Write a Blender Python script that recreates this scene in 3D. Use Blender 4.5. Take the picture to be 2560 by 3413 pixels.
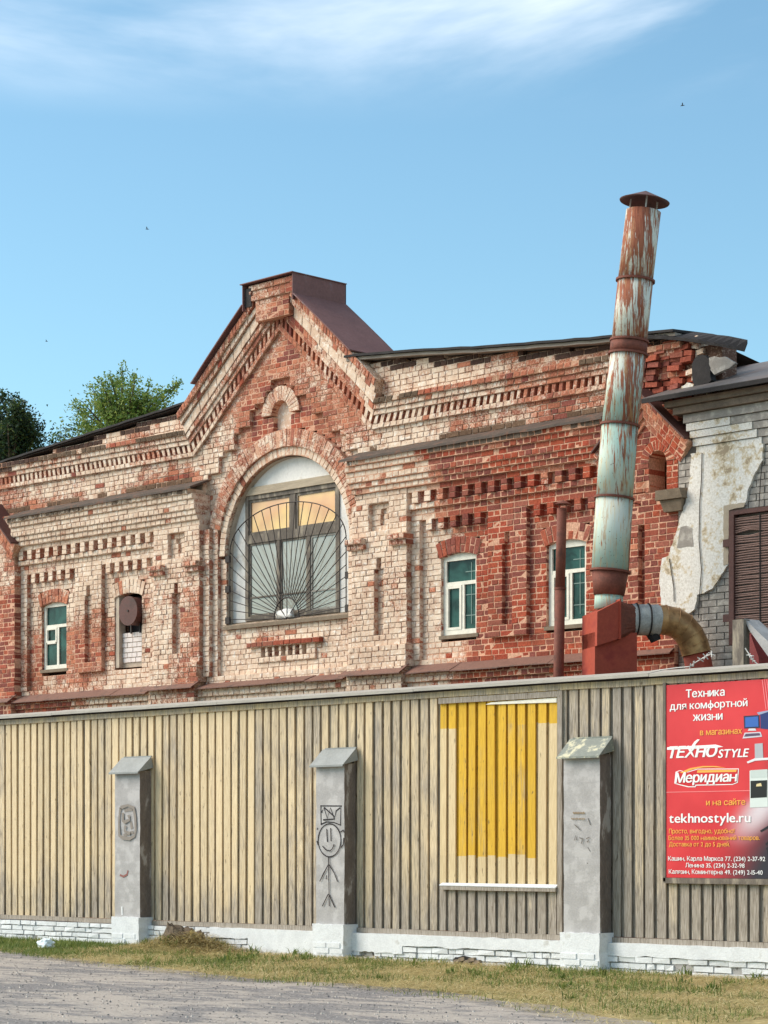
import bpy, bmesh, math, random
from mathutils import Vector, noise, Matrix

for o in list(bpy.data.objects):
    bpy.data.objects.remove(o, do_unlink=True)
R = math.radians
scene = bpy.context.scene
col = scene.collection
rnd = random.Random(7)

# ------------------------------------------------------------------ camera, sky, sun, exposure
FPX, YAW, HOR, EYE, CAMX, CAMY = 7800.0, R(45.4), 2815.0, 1.6, 28.2, -22.47
CA, SA = math.cos(YAW), math.sin(YAW)
cam = bpy.data.cameras.new('camera'); camo = bpy.data.objects.new('camera', cam); col.objects.link(camo)
camo.location = (CAMX, CAMY, EYE); camo.rotation_euler = (R(90), 0, YAW)
cam.sensor_fit = 'HORIZONTAL'; cam.sensor_width = 36.0; cam.lens = 36.0 * FPX / 2560.0
cam.shift_y = (HOR - 1706.5) / 2560.0
cam.clip_start = 0.5; cam.clip_end = 4000.0
scene.camera = camo

SUN_EL, SUN_AZ = R(38), math.atan2(-0.62, -0.78)      # azimuth: vector (x, y) that points to the sun
w = bpy.data.worlds.new('World'); scene.world = w; w.use_nodes = True
nt = w.node_tree; nt.nodes.clear()
def N(t, **k):
    n = nt.nodes.new(t)
    for a_, b_ in k.items(): setattr(n, a_, b_)
    return n
L = lambda a_, b_: nt.links.new(a_, b_)
wout = N('ShaderNodeOutputWorld'); bg = N('ShaderNodeBackground'); L(bg.outputs[0], wout.inputs[0])
sky = N('ShaderNodeTexSky', sky_type='NISHITA', sun_disc=False)
sky.sun_elevation = SUN_EL
sky.sun_rotation = math.pi / 2 - SUN_AZ
sky.altitude = 100.0; sky.air_density = 1.0; sky.dust_density = 0.6; sky.ozone_density = 2.2
tc = N('ShaderNodeTexCoord')
# thin high cloud over the whole dome: stretched noise on the view direction
sep = N('ShaderNodeSeparateXYZ'); L(tc.outputs['Generated'], sep.inputs[0])
zc = N('ShaderNodeMath', operation='MAXIMUM'); L(sep.outputs[2], zc.inputs[0]); zc.inputs[1].default_value = 0.03
dv = N('ShaderNodeVectorMath', operation='SCALE'); L(tc.outputs['Generated'], dv.inputs[0])
iv = N('ShaderNodeMath', operation='DIVIDE'); iv.inputs[0].default_value = 1.0; L(zc.outputs[0], iv.inputs[1]); L(iv.outputs[0], dv.inputs['Scale'])
mp = N('ShaderNodeMapping'); L(dv.outputs[0], mp.inputs[0])
mp.inputs['Location'].default_value = (4.4, 5.1, 0.0); mp.inputs['Rotation'].default_value = (0, 0, R(25)); mp.inputs['Scale'].default_value = (1.0, 1.0, 0.0)
cn = N('ShaderNodeTexNoise'); cn.inputs['Scale'].default_value = 0.9; cn.inputs['Detail'].default_value = 7.0; cn.inputs['Roughness'].default_value = 0.55; cn.inputs['Distortion'].default_value = 0.35
L(mp.outputs[0], cn.inputs[0])
cr = N('ShaderNodeMapRange', interpolation_type='SMOOTHSTEP'); L(cn.outputs[0], cr.inputs[0])
cr.inputs[1].default_value = 0.40; cr.inputs[2].default_value = 0.66; cr.inputs[3].default_value = 0.0; cr.inputs[4].default_value = 0.85
# clouds thin out towards the horizon
hz = N('ShaderNodeMapRange', interpolation_type='SMOOTHSTEP'); L(sep.outputs[2], hz.inputs[0])
hz.inputs[1].default_value = 0.292; hz.inputs[2].default_value = 0.338; hz.inputs[3].default_value = 0.0; hz.inputs[4].default_value = 1.0
cm = N('ShaderNodeMath', operation='MULTIPLY'); L(cr.outputs[0], cm.inputs[0]); L(hz.outputs[0], cm.inputs[1])
tint = N('ShaderNodeMix', data_type='RGBA', blend_type='MULTIPLY'); tint.inputs[0].default_value = 1.0
L(sky.outputs[0], tint.inputs[6]); tint.inputs[7].default_value = (0.91, 1.11, 1.02, 1)
mx = N('ShaderNodeMix', data_type='RGBA'); L(cm.outputs[0], mx.inputs[0]); L(tint.outputs[2], mx.inputs[6]); mx.inputs[7].default_value = (7.4, 7.8, 8.2, 1)
L(mx.outputs[2], bg.inputs[0]); bg.inputs[1].default_value = 0.095

sl = bpy.data.lights.new('sun', 'SUN'); sl.energy = 2.25; sl.angle = R(42); sl.color = (1.0, 0.89, 0.76)
slo = bpy.data.objects.new('sun', sl); col.objects.link(slo); slo.location = (0, -30, 40)
sd = Vector((math.cos(SUN_AZ) * math.cos(SUN_EL), math.sin(SUN_AZ) * math.cos(SUN_EL), math.sin(SUN_EL)))
slo.rotation_euler = (-sd).to_track_quat('-Z', 'Y').to_euler()
scene.view_settings.view_transform = 'Standard'; scene.view_settings.look = 'None'
scene.view_settings.exposure = 0.98; scene.view_settings.gamma = 1.0
scene.render.engine = 'CYCLES'

def at(x, y, Y):
    """photo measurement -> point of the vertical plane at depth Y (used to read off real sizes)"""
    t = (x - 1280.0) / FPX
    z = (Y - CAMY) / (t * SA + CA)
    return Vector((CAMX + z * (t * CA - SA), Y, EYE + (HOR - y) / FPX * z))
def ground(x, y):
    z = FPX * EYE / (y - HOR); t = (x - 1280.0) / FPX
    return Vector((CAMX + z * (t * CA - SA), CAMY + z * (t * SA + CA), 0.0))

# ------------------------------------------------------------------ materials
def srgb(r, g, b):
    f = lambda c: (c / 255 / 12.92) if c / 255 <= 0.04045 else ((c / 255 + 0.055) / 1.055) ** 2.4
    return (f(r), f(g), f(b))
class MT:
    def __init__(s, name):
        s.m = bpy.data.materials.new(name); s.m.use_nodes = True
        s.t = s.m.node_tree; s.b = s.t.nodes['Principled BSDF']
        s.pos = s.t.nodes.new('ShaderNodeNewGeometry').outputs['Position']
    def n(s, t, **k):
        q = s.t.nodes.new(t)
        for a_, b_ in k.items(): setattr(q, a_, b_)
        return q
    def l(s, a_, b_): s.t.links.new(a_, b_)
    def noise(s, scale, detail=4, rough=0.55, stretch=(1, 1, 1), vec=None, dist=0.0):
        mpn = s.n('ShaderNodeMapping'); s.l(vec or s.pos, mpn.inputs[0]); mpn.inputs['Scale'].default_value = stretch
        q = s.n('ShaderNodeTexNoise'); s.l(mpn.outputs[0], q.inputs[0])
        q.inputs['Scale'].default_value = scale; q.inputs['Detail'].default_value = detail; q.inputs['Roughness'].default_value = rough; q.inputs['Distortion'].default_value = dist
        return q.outputs[0]
    def mr(s, v, a, b, c=0.0, d=1.0, smooth=True):
        q = s.n('ShaderNodeMapRange', interpolation_type='SMOOTHSTEP' if smooth else 'LINEAR')
        s.l(v, q.inputs[0])
        for i, k in enumerate((a, b, c, d), 1):
            if hasattr(k, 'node'): s.l(k, q.inputs[i])
            else: q.inputs[i].default_value = k
        return q.outputs[0]
    def math(s, op, a, b=None):
        q = s.n('ShaderNodeMath', operation=op)
        for i, k in enumerate((a, b)):
            if k is None: continue
            if hasattr(k, 'node'): s.l(k, q.inputs[i])
            else: q.inputs[i].default_value = k
        return q.outputs[0]
    def mix(s, f_, a, b, blend='MIX'):
        q = s.n('ShaderNodeMix', data_type='RGBA', blend_type=blend)
        for i, k in ((0, f_), (6, a), (7, b)):
            if hasattr(k, 'node'): s.l(k, q.inputs[i])
            elif i == 0: q.inputs[0].default_value = k
            else: q.inputs[i].default_value = (*k[:3], 1)
        return q.outputs[2]
    def attr(s, name):
        q = s.n('ShaderNodeAttribute', attribute_name=name); return q.outputs['Color'], q.outputs['Alpha']
    def out(s, c, rough=0.85, bump=None, bs=0.3, bd=0.01, metal=0.0, spec=0.3):
        if hasattr(c, 'node'): s.l(c, s.b.inputs['Base Color'])
        else: s.b.inputs['Base Color'].default_value = (*c[:3], 1)
        if hasattr(rough, 'node'): s.l(rough, s.b.inputs['Roughness'])
        else: s.b.inputs['Roughness'].default_value = rough
        s.b.inputs['Metallic'].default_value = metal
        s.b.inputs['Specular IOR Level'].default_value = spec
        if bump is not None:
            q = s.n('ShaderNodeBump'); s.l(bump, q.inputs['Height']); q.inputs['Strength'].default_value = bs; q.inputs['Distance'].default_value = bd
            s.l(q.outputs[0], s.b.inputs['Normal'])
        return s.m

def m_simple(name, c, rough=0.8, var=0.35, scale=6.0, stretch=(1, 1, 1), metal=0.0, c2=None, t2=(0.5, 0.65), spec=0.3, bs=0.3):
    k = MT(name)
    a = k.noise(scale, 6, 0.6, stretch); b = k.noise(scale * 9, 3, 0.6, stretch)
    v = k.math('ADD', k.math('MULTIPLY', a, 0.6), k.math('MULTIPLY', b, 0.4))
    base = k.mix(k.mr(v, 0.3, 0.7), [x * (1 - var) for x in c], [min(1, x * (1 + var * 0.6)) for x in c])
    if c2: base = k.mix(k.mr(a, t2[0], t2[1]), base, c2)
    return k.out(base, rough, b, bs, 0.01, metal, spec)

def m_brick():
    k = MT('brick'); c, wsh = k.attr('col')
    a = k.noise(5.5, 5, 0.6); b = k.noise(38, 4, 0.65); g = k.noise(0.9, 4, 0.6)
    v = k.math('ADD', k.math('MULTIPLY', a, 0.45), k.math('MULTIPLY', b, 0.55))
    inv = k.math('SUBTRACT', 0.80, k.math('MULTIPLY', wsh, 0.60))
    mask = k.mr(v, k.math('SUBTRACT', inv, 0.09), k.math('ADD', inv, 0.10))
    brick = k.mix(k.mr(b, 0.3, 0.72), k.mix(1.0, c, (0.70, 0.67, 0.66), 'MULTIPLY'), k.mix(1.0, c, (1.18, 1.2, 1.22), 'MULTIPLY'))
    lime = k.mix(k.mr(a, 0.3, 0.7), (0.64, 0.45, 0.325), (0.80, 0.635, 0.49))
    lime = k.mix(k.mr(k.noise(17, 3), 0.52, 0.72), lime, (0.86, 0.77, 0.67))
    base = k.mix(mask, brick, lime)
    base = k.mix(k.mr(g, 0.46, 0.70, 0.0, 0.40), base, k.mix(1.0, base, (0.62, 0.52, 0.46), 'MULTIPLY'))
    # soot and grime spots
    base = k.mix(k.mr(k.noise(23, 5, 0.7), 0.58, 0.72, 0.0, 0.7), base, (0.13, 0.09, 0.07))
    sep_ = k.noise(4.0, 4, 0.6, (1.6, 1.6, 0.35)); base = k.mix(k.mr(sep_, 0.54, 0.74, 0.0, 0.45), base, k.mix(1.0, base, (0.55, 0.44, 0.37), 'MULTIPLY'))
    return k.out(base, 0.92, v, 0.6, 0.014, spec=0.15)
def m_wood():
    k = MT('weathered_painted_board'); c, cov0 = k.attr('col'); zz_ = k.n('ShaderNodeSeparateXYZ'); k.l(k.pos, zz_.inputs[0]); cov = k.math('MULTIPLY', cov0, k.mr(zz_.outputs[2], 0.4, 1.5, 0.66, 1.0))
    s1 = k.noise(6, 5, 0.7, (6.5, 6.5, 0.34)); s2 = k.noise(22, 4, 0.6, (5, 5, 0.25)); s3 = k.noise(2.2, 3, 0.5, (1.5, 1.5, 0.7))
    v = k.math('ADD', k.math('ADD', k.math('MULTIPLY', s1, 0.42), k.math('MULTIPLY', s3, 0.33)), k.math('MULTIPLY', s2, 0.25))
    inv = k.math('SUBTRACT', 0.82, k.math('MULTIPLY', cov, 0.62))
    mask = k.mr(v, k.math('SUBTRACT', inv, 0.13), k.math('ADD', inv, 0.15))
    wood = k.mix(k.mr(s2, 0.3, 0.7), (0.20, 0.165, 0.13), (0.44, 0.385, 0.325))
    paint = k.mix(k.mr(s2, 0.32, 0.68), k.mix(1.0, c, (0.80, 0.76, 0.70), 'MULTIPLY'), c)
    base = k.mix(mask, wood, paint)
    base = k.mix(k.mr(k.noise(9, 2, 0.5, (3, 3, 0.8)), 0.66, 0.76, 0.0, 0.7), base, (0.10, 0.07, 0.045))
    return k.out(base, 0.85, s2, 0.5, 0.006, spec=0.2)
def m_colattr(name, rough=0.6, var=0.25, scale=30.0, spec=0.3, bs=0.2):
    k = MT(name); c, al = k.attr('col')
    b = k.noise(scale, 4, 0.6)
    base = k.mix(k.mr(b, 0.3, 0.7), k.mix(1.0, c, [1 - var] * 3, 'MULTIPLY'), c)
    return k.out(base, rough, b, bs, 0.01, spec=spec)
M = {}
M['brick'] = m_brick(); M['wood'] = m_wood()
M['dark_tin'] = m_simple('rusty_brown_sheet_metal', srgb(126, 90, 86), 0.7, 0.2, 2.5, c2=srgb(128, 126, 130), t2=(0.60, 0.74), spec=0.15)
M['ledge_tin'] = m_simple('brown_painted_sheet', srgb(126, 92, 80), 0.6, 0.25, 4, c2=srgb(96, 74, 66), t2=(0.5, 0.7))
M['flash'] = m_simple('grimy_flashing', srgb(88, 76, 68), 0.75, 0.3, 5, c2=srgb(120, 82, 64), t2=(0.52, 0.7))
M['black'] = m_simple('tarred_roof_edge', srgb(48, 44, 44), 0.8, 0.4, 4)
M['eave_wood'] = m_simple('grey_eave_board', srgb(150, 138, 126), 0.8, 0.3, 8, (0.4, 3, 3))
M['roof'] = m_simple('dull_roof_metal', srgb(104, 98, 96), 0.6, 0.3, 2.0, c2=srgb(110, 84, 70), t2=(0.5, 0.75))
M['plaster_white'] = m_simple('whitewash_plaster', srgb(226, 222, 216), 0.9, 0.12, 3.0, c2=srgb(196, 188, 176), t2=(0.55, 0.7))
M['plaster_grey'] = m_simple('grey_plaster_reveal', srgb(186, 170, 152), 0.9, 0.25, 5.0)
M['old_wood'] = m_simple('grey_weathered_wood', srgb(118, 108, 98), 0.85, 0.4, 9, (1, 1, 0.3), c2=srgb(160, 148, 130), t2=(0.5, 0.7))
M['frame_white'] = m_simple('white_window_paint', srgb(232, 226, 210), 0.55, 0.14, 12)
M['old_wood2'] = m_simple('pale_weathered_beam', srgb(176, 160, 138), 0.85, 0.25, 7, (0.3, 1, 3))
M['pale_casement'] = m_simple('flaking_pale_casement', srgb(168, 162, 152), 0.8, 0.3, 8)
M['iron'] = m_simple('dark_iron', srgb(52, 44, 42), 0.6, 0.3, 12)
M['cement'] = m_simple('concrete_sill', srgb(132, 116, 98), 0.9, 0.3, 9)
M['steel_brown'] = m_simple('brown_oxide_steel', srgb(96, 62, 56), 0.6, 0.3, 5, c2=srgb(74, 52, 48), t2=(0.5, 0.7))
def m_glass(name, c, rough=0.04):
    k = MT(name); a = k.mr(k.noise(2.6, 4, 0.6, dist=0.8), 0.32, 0.7)
    return k.out(k.mix(a, [x * 0.5 for x in c], [x * 2.1 + 0.006 for x in c]), rough, spec=0.22)
M['glass_green'] = m_glass('green_tinted_dark_pane', (0.010, 0.042, 0.034), 0.12)
M['glass_big'] = m_glass('dusty_pane', (0.10, 0.09, 0.08), 0.06)
def m_pipe():
    k = MT('flaking_pale_green_paint')
    st = k.noise(1.9, 8, 0.70, (3.0, 3.0, 0.40), dist=0.35); f2 = k.noise(14, 5, 0.65, (3.0, 3.0, 0.22)); big = k.noise(0.8, 3, 0.5, (1.2, 1.2, 0.8))
    z = k.n('ShaderNodeSeparateXYZ'); k.l(k.pos, z.inputs[0])
    hi = k.mr(z.outputs[2], 5.5, 9.5, 0.015, 0.085, False)
    v = k.math('ADD', k.math('ADD', k.math('MULTIPLY', st, 0.62), k.math('MULTIPLY', f2, 0.38)), hi)
    paint = k.mix(k.mr(k.math('ADD', big, k.mr(z.outputs[2], 5.0, 9.6, 0.22, -0.22, False)), 0.38, 0.62), srgb(208, 210, 198), srgb(168, 194, 182))
    paint = k.mix(k.mr(f2, 0.50, 0.64, 0.0, 0.8), paint, srgb(206, 190, 154))
    rust = k.mix(k.mr(f2, 0.35, 0.65), srgb(122, 70, 56), srgb(158, 100, 76))
    c = k.mix(k.mr(v, 0.538, 0.590), paint, rust)
    c = k.mix(k.mr(k.noise(7, 6, 0.7, (2.6, 2.6, 0.30)), 0.52, 0.66, 0, 0.75), c, srgb(176, 142, 104))
    c = k.mix(k.mr(k.noise(30, 3), 0.66, 0.72, 0, 0.7), c, srgb(84, 62, 54))
    return k.out(c, 0.85, v, 0.4, 0.01, spec=0.12)
M['pipe'] = m_pipe()
M['rust'] = m_simple('rust_brown_steel', srgb(122, 70, 56), 0.75, 0.35, 5, c2=srgb(92, 56, 46), t2=(0.5, 0.7))
M['red_paint'] = m_simple('red_oxide_paint', srgb(166, 74, 56), 0.65, 0.2, 2.5, c2=srgb(142, 56, 48), t2=(0.5, 0.7), spec=0.2)
def m_gold():
    k = MT('golden_duct_metal'); a = k.noise(8, 4); b = k.noise(40, 3)
    return k.out(k.mix(k.mr(a, 0.35, 0.65), srgb(148, 110, 74), srgb(192, 148, 100)), 0.40, b, 0.2, 0.005, metal=0.35)
M['gold'] = m_gold()
M['cloth'] = m_simple('grey_lagging_cloth', srgb(182, 178, 172), 0.95, 0.35, 7, bs=0.6)
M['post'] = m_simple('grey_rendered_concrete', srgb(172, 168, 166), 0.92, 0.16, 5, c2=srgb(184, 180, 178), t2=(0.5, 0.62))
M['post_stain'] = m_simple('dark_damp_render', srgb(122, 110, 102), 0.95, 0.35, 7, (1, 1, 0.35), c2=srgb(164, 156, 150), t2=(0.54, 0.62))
M['cap_tin'] = m_simple('grey_green_tin', srgb(146, 148, 146), 0.6, 0.2, 4)
M['cap_tin_peel'] = m_simple('peeling_tin', srgb(132, 136, 128), 0.6, 0.2, 6, c2=srgb(198, 192, 164), t2=(0.5, 0.6))
M['limewash'] = m_simple('thick_limewash', srgb(220, 221, 222), 0.9, 0.14, 5, c2=srgb(198, 196, 192), t2=(0.60, 0.74), bs=0.6)
M['lime_joint'] = m_simple('limewashed_mortar', srgb(170, 166, 162), 0.95, 0.3, 8, c2=srgb(86, 78, 72), t2=(0.52, 0.66), bs=0.6)
M['col'] = m_colattr('mixed_small_things')
M['print'] = m_colattr('printed_vinyl', 0.4, 0.06, 4.0, 0.35, 0.02)
M['mark'] = m_colattr('marker_line', 0.9, 0.1, 60.0, 0.1)

# ------------------------------------------------------------------ mesh helpers
class MB:
    def __init__(s): s.v = []; s.f = []; s.c = []
    def face(s, pts, c=(1, 1, 1, 1)):
        i = len(s.v); s.v += [tuple(p) for p in pts]; s.f.append(tuple(range(i, i + len(pts)))); s.c.append(c)
    def add(s, vs, fs, c=(1, 1, 1, 1)):
        i = len(s.v); s.v += [tuple(p) for p in vs]
        for q in fs: s.f.append(tuple(j + i for j in q)); s.c.append(c)
    def box(s, x0, x1, y0, y1, z0, z1, c=(1, 1, 1, 1)):
        s.hexa([(x0, y0, z0), (x1, y0, z0), (x1, y1, z0), (x0, y1, z0), (x0, y0, z1), (x1, y0, z1), (x1, y1, z1), (x0, y1, z1)], c)
    def hexa(s, v, c=(1, 1, 1, 1)):
        s.add(v, [(0, 3, 2, 1), (4, 5, 6, 7), (0, 1, 5, 4), (1, 2, 6, 5), (2, 3, 7, 6), (3, 0, 4, 7)], c)
    def prism(s, poly, y0, y1, c=(1, 1, 1, 1)):
        """poly: (x, z) counter-clockwise seen from the front (-Y); y0 front, y1 back"""
        n = len(poly)
        vs = [(p[0], y0, p[1]) for p in poly] + [(p[0], y1, p[1]) for p in poly]
        fs = [tuple(range(n)), tuple(range(2 * n - 1, n - 1, -1))] + [(i, i + n, (i + 1) % n + n, (i + 1) % n) for i in range(n)]
        s.add(vs, fs, c)
    def tube(s, pts, rad, n=8, c=(1, 1, 1, 1), caps=True):
        pts = [Vector(p) for p in pts]; rads = rad if isinstance(rad, (list, tuple)) else [rad] * len(pts)
        base = len(s.v); ref = None
        for i, p in enumerate(pts):
            d = (pts[min(i + 1, len(pts) - 1)] - pts[max(i - 1, 0)]).normalized()
            if ref is None: ref = Vector((0, 0, 1)) if abs(d.z) < 0.9 else Vector((1, 0, 0))
            u = d.cross(ref).normalized(); v_ = u.cross(d).normalized(); ref = v_
            for k in range(n):
                a_ = 2 * math.pi * k / n
                s.v.append(tuple(p + (u * math.cos(a_) + v_ * math.sin(a_)) * rads[i]))
        for i in range(len(pts) - 1):
            for k in range(n):
                a_, b_ = base + i * n + k, base + i * n + (k + 1) % n
                s.f.append((a_, a_ + n, b_ + n, b_)); s.c.append(c)
        if caps:
            s.f.append(tuple(base + k for k in range(n))); s.c.append(c)
            e = base + (len(pts) - 1) * n
            s.f.append(tuple(e + n - 1 - k for k in range(n))); s.c.append(c)
    def build(s, name, mat, parent=None, smooth=False):
        me = bpy.data.meshes.new(name); me.from_pydata(s.v, [], s.f)
        ca = me.color_attributes.new('col', 'FLOAT_COLOR', 'CORNER')
        buf = []
        for q, c in zip(s.f, s.c):
            buf += list(c if len(c) == 4 else (*c, 1)) * len(q)
        ca.data.foreach_set('color', buf)
        if isinstance(mat, (list, tuple)):
            for m_ in mat: me.materials.append(m_)
        else: me.materials.append(mat)
        if smooth: me.polygons.foreach_set('use_smooth', [True] * len(me.polygons))
        me.update()
        o = bpy.data.objects.new(name, me); col.objects.link(o)
        if parent is not None:
            o.parent = parent; o.matrix_parent_inverse = Matrix.Translation(-parent.location) if parent.type == 'EMPTY' else Matrix.Identity(4)
        return o
def tag(o, label=None, cat=None, group=None, kind=None):
    if label: o['label'] = label
    if cat: o['category'] = cat
    if group: o['group'] = group
    if kind: o['kind'] = kind
    return o
def thing(name, loc, label, cat, group=None):
    o = bpy.data.objects.new(name, None); col.objects.link(o); o.location = loc; o.empty_display_size = 0.2
    return tag(o, label, cat, group)
def lerp(a, b, t): return a + (b - a) * t
def sstep(a, b, x):
    t = max(0.0, min(1.0, (x - a) / (b - a))) if b != a else float(x > a)
    return t * t * (3 - 2 * t)
def jit(c, k):
    f_ = 1 + rnd.uniform(-k, k); return tuple(max(0, x * f_) for x in c[:3])

# ------------------------------------------------------------------ ground and road
FY = 3.0                                   # depth of the facade's wall plane
CH = 0.085                                 # one brick course
def m_ground():
    k = MT('gravelly_worn_asphalt')
    a = k.noise(0.55, 5, 0.6, (1, 1.6, 1), dist=0.6); b = k.noise(26, 5, 0.75); c = k.noise(3.0, 5, 0.6, (0.7, 1.6, 1))
    vor = k.n('ShaderNodeTexVoronoi'); k.l(k.pos, vor.inputs[0]); vor.inputs['Scale'].default_value = 34
    v = k.math('ADD', k.math('MULTIPLY', a, 0.55), k.math('MULTIPLY', c, 0.45))
    sand = k.mix(k.mr(b, 0.35, 0.68), srgb(156, 147, 137), srgb(186, 176, 165))
    tar = k.mix(k.mr(b, 0.38, 0.62), srgb(100, 97, 96), srgb(152, 147, 143))
    base = k.mix(k.mr(v, 0.44, 0.55), sand, tar)
    base = k.mix(k.mr(vor.outputs['Distance'], 0.02, 0.20, 0.5, 0.0), base, k.mix(vor.outputs['Color'], srgb(116, 110, 108), srgb(200, 190, 182)))
    return k.out(base, 0.95, b, 0.8, 0.02, spec=0.15)
M['road'] = m_ground()
def m_soil():
    k = MT('dry_soil_under_grass'); b = k.noise(14, 5, 0.7); a = k.noise(1.6, 4)
    base = k.mix(k.mr(b, 0.35, 0.65), srgb(140, 124, 86), srgb(186, 168, 120))
    base = k.mix(k.mr(a, 0.45, 0.65, 0, 0.6), base, srgb(100, 108, 60))
    return k.out(base, 0.95, b, 0.8, 0.02, spec=0.1)
M['soil'] = m_soil()
g = MB(); g.face([(-900, -900, 0), (900, -900, 0), (900, 900, 0), (-900, 900, 0)])
tag(g.build('road', M['road']), kind='structure')
EDGE = [(-14, -0.9), (-4.5, -1.0), (-0.7, -1.9), (2.0, -2.7), (4.8, -3.55), (7.4, -4.1), (9.6, -4.15), (12.4, -4.95), (14.0, -5.9), (18, -7.5), (26, -9)]
def edge_y(x):
    for (x0, y0), (x1, y1) in zip(EDGE, EDGE[1:]):
        if x0 <= x <= x1: return lerp(y0, y1, (x - x0) / (x1 - x0))
    return EDGE[0][1] if x < EDGE[0][0] else EDGE[-1][1]
def verge_h(x, y):
    """height of the grassy verge: rises a little to the plinth, with a heap by the stump"""
    e = edge_y(x) + 0.18 * noise.noise((x * 1.7, 3.1, 0))
    t = (y - e) / (-0.3 - e)
    hgt = 0.010 + 0.015 * sstep(0, 1, t) + 0.018 * noise.noise((x * 2.1, y * 2.1, 5)) * sstep(0, 0.3, t)
    hgt += 0.20 * math.exp(-(((x - 1.75) / 0.75) ** 2 + ((y + 0.45) / 0.55) ** 2))
    return hgt
g = MB(); nx, ny = 260, 22
for i in range(nx + 1):
    x = -13.5 + 38.0 * i / nx; e = edge_y(x) + 0.25 * noise.noise((x * 1.3, 0.3, 0)) + 0.08 * noise.noise((x * 6, 0.3, 0))
    for j in range(ny + 1):
        t = j / ny; y = lerp(e, 1.2, t)
        g.v.append((x, y, -0.03 if j == 0 else verge_h(x, y)))
for i in range(nx):
    for j in range(ny):
        a = i * (ny + 1) + j; g.f.append((a, a + ny + 1, a + ny + 2, a + 1)); g.c.append((1, 1, 1, 1))
tag(g.build('grass_verge', M['soil'], smooth=True), kind='structure')
g = MB(); g.face([(-30, 1.1, 0.006), (26, 1.1, 0.006), (26, 30, 0.006), (-30, 30, 0.006)])
tag(g.build('yard_ground', M['soil']), kind='structure')

# ------------------------------------------------------------------ the brick building
bld = thing('brick_building', (0, FY, 0), 'old red brick factory building with flaking whitewash, gabled bay and arched window', 'building')
BR = []          # every brick: dict(q=quad of (u,z), p=front, kind, col, wash)
MOR = MB()       # joints behind the bricks
REDS = [srgb(150, 80, 64), srgb(160, 86, 68), srgb(142, 82, 70), srgb(168, 90, 68), srgb(136, 78, 68), srgb(156, 94, 78)]
BROWNS = [srgb(176, 110, 86), srgb(184, 118, 92), srgb(166, 104, 84), srgb(192, 124, 96)]
def nz(u, z, s, k=0): return noise.noise((u * s, z * s, 3.7 + k * 11.3))
def wash_at(u, z):
    """how much whitewash is left on the wall here (0 bare red brick .. 1 white)"""
    w_ = 0.74
    if z > 7.6 and abs(u) > 2.0 - 0:                      # attic walls
        w_ = 0.58 if u < 0 else lerp(0.60, 0.32, sstep(2.6, 6.6, u))
        if u < 0: w_ -= 0.30 * sstep(-7.0, -7.8, u) + 0.42 * math.exp(-(((u + 6.3) / 1.0) ** 2 + ((z - 7.75) / 0.14) ** 2)) + 0.42 * math.exp(-(((u + 2.9) / 1.0) ** 2 + ((z - 7.8) / 0.2) ** 2))
    elif abs(u) < 2.0 and z > 6.6:
        w_ = 0.33 + 0.2 * sstep(0.5, 1.6, abs(u)) * (1 if u < 0 else 0.4)
    if z <= 7.6 and u > 1.84:                              # right wing: red, washed only near the pilaster
        bnd = lerp(4.25, 3.55, sstep(5.0, 7.3, z)) + 0.35 * nz(u, z, 1.3)
        w_ = lerp(0.82, 0.13, sstep(bnd - 0.5, bnd + 0.35, u))
        if u > 5.6 and z > 6.2: w_ += 0.25 * max(0, nz(u, z, 1.6, 2)) * 2
        if u > 6.95: w_ = 0.10
        if 1.84 < u < 3.1: w_ = 0.78 - 0.2 * (nz(u, z, 1.1, 5) > 0.15)
    if z <= 7.6 and u < -1.84:
        w_ = 0.76 - 0.14 * sstep(6.2, 5.2, z)
        w_ -= 0.35 * math.exp(-(((u + 5.6) / 1.1) ** 2 + ((z - 4.9) / 0.5) ** 2))
        w_ -= 0.40 * math.exp(-(((u + 2.0) / 0.45) ** 2 + ((z - 5.3) / 0.7) ** 2))
        w_ -= 0.30 * math.exp(-(((u + 6.6) / 0.22) ** 2 + ((z - 5.2) / 0.7) ** 2))
        w_ -= 0.25 * math.exp(-(((u + 5.0) / 0.5) ** 2 + ((z - 5.1) / 0.7) ** 2))
        if u < -7.02: w_ = 0.16 + 0.35 * sstep(6.0, 6.5, z)
        if u < -5.4 and z < 4.25: w_ = 0.22
    if abs(u) < 1.7 and z < 5.05:
        w_ = 0.78 - 0.5 * math.exp(-(((u + 0.45) / 0.5) ** 2 + ((z - 4.95) / 0.12) ** 2))
    return max(0.03, min(0.95, w_ + 0.32 * nz(u, z, 0.9) + 0.15 * nz(u, z, 2.7, 1)))
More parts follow.
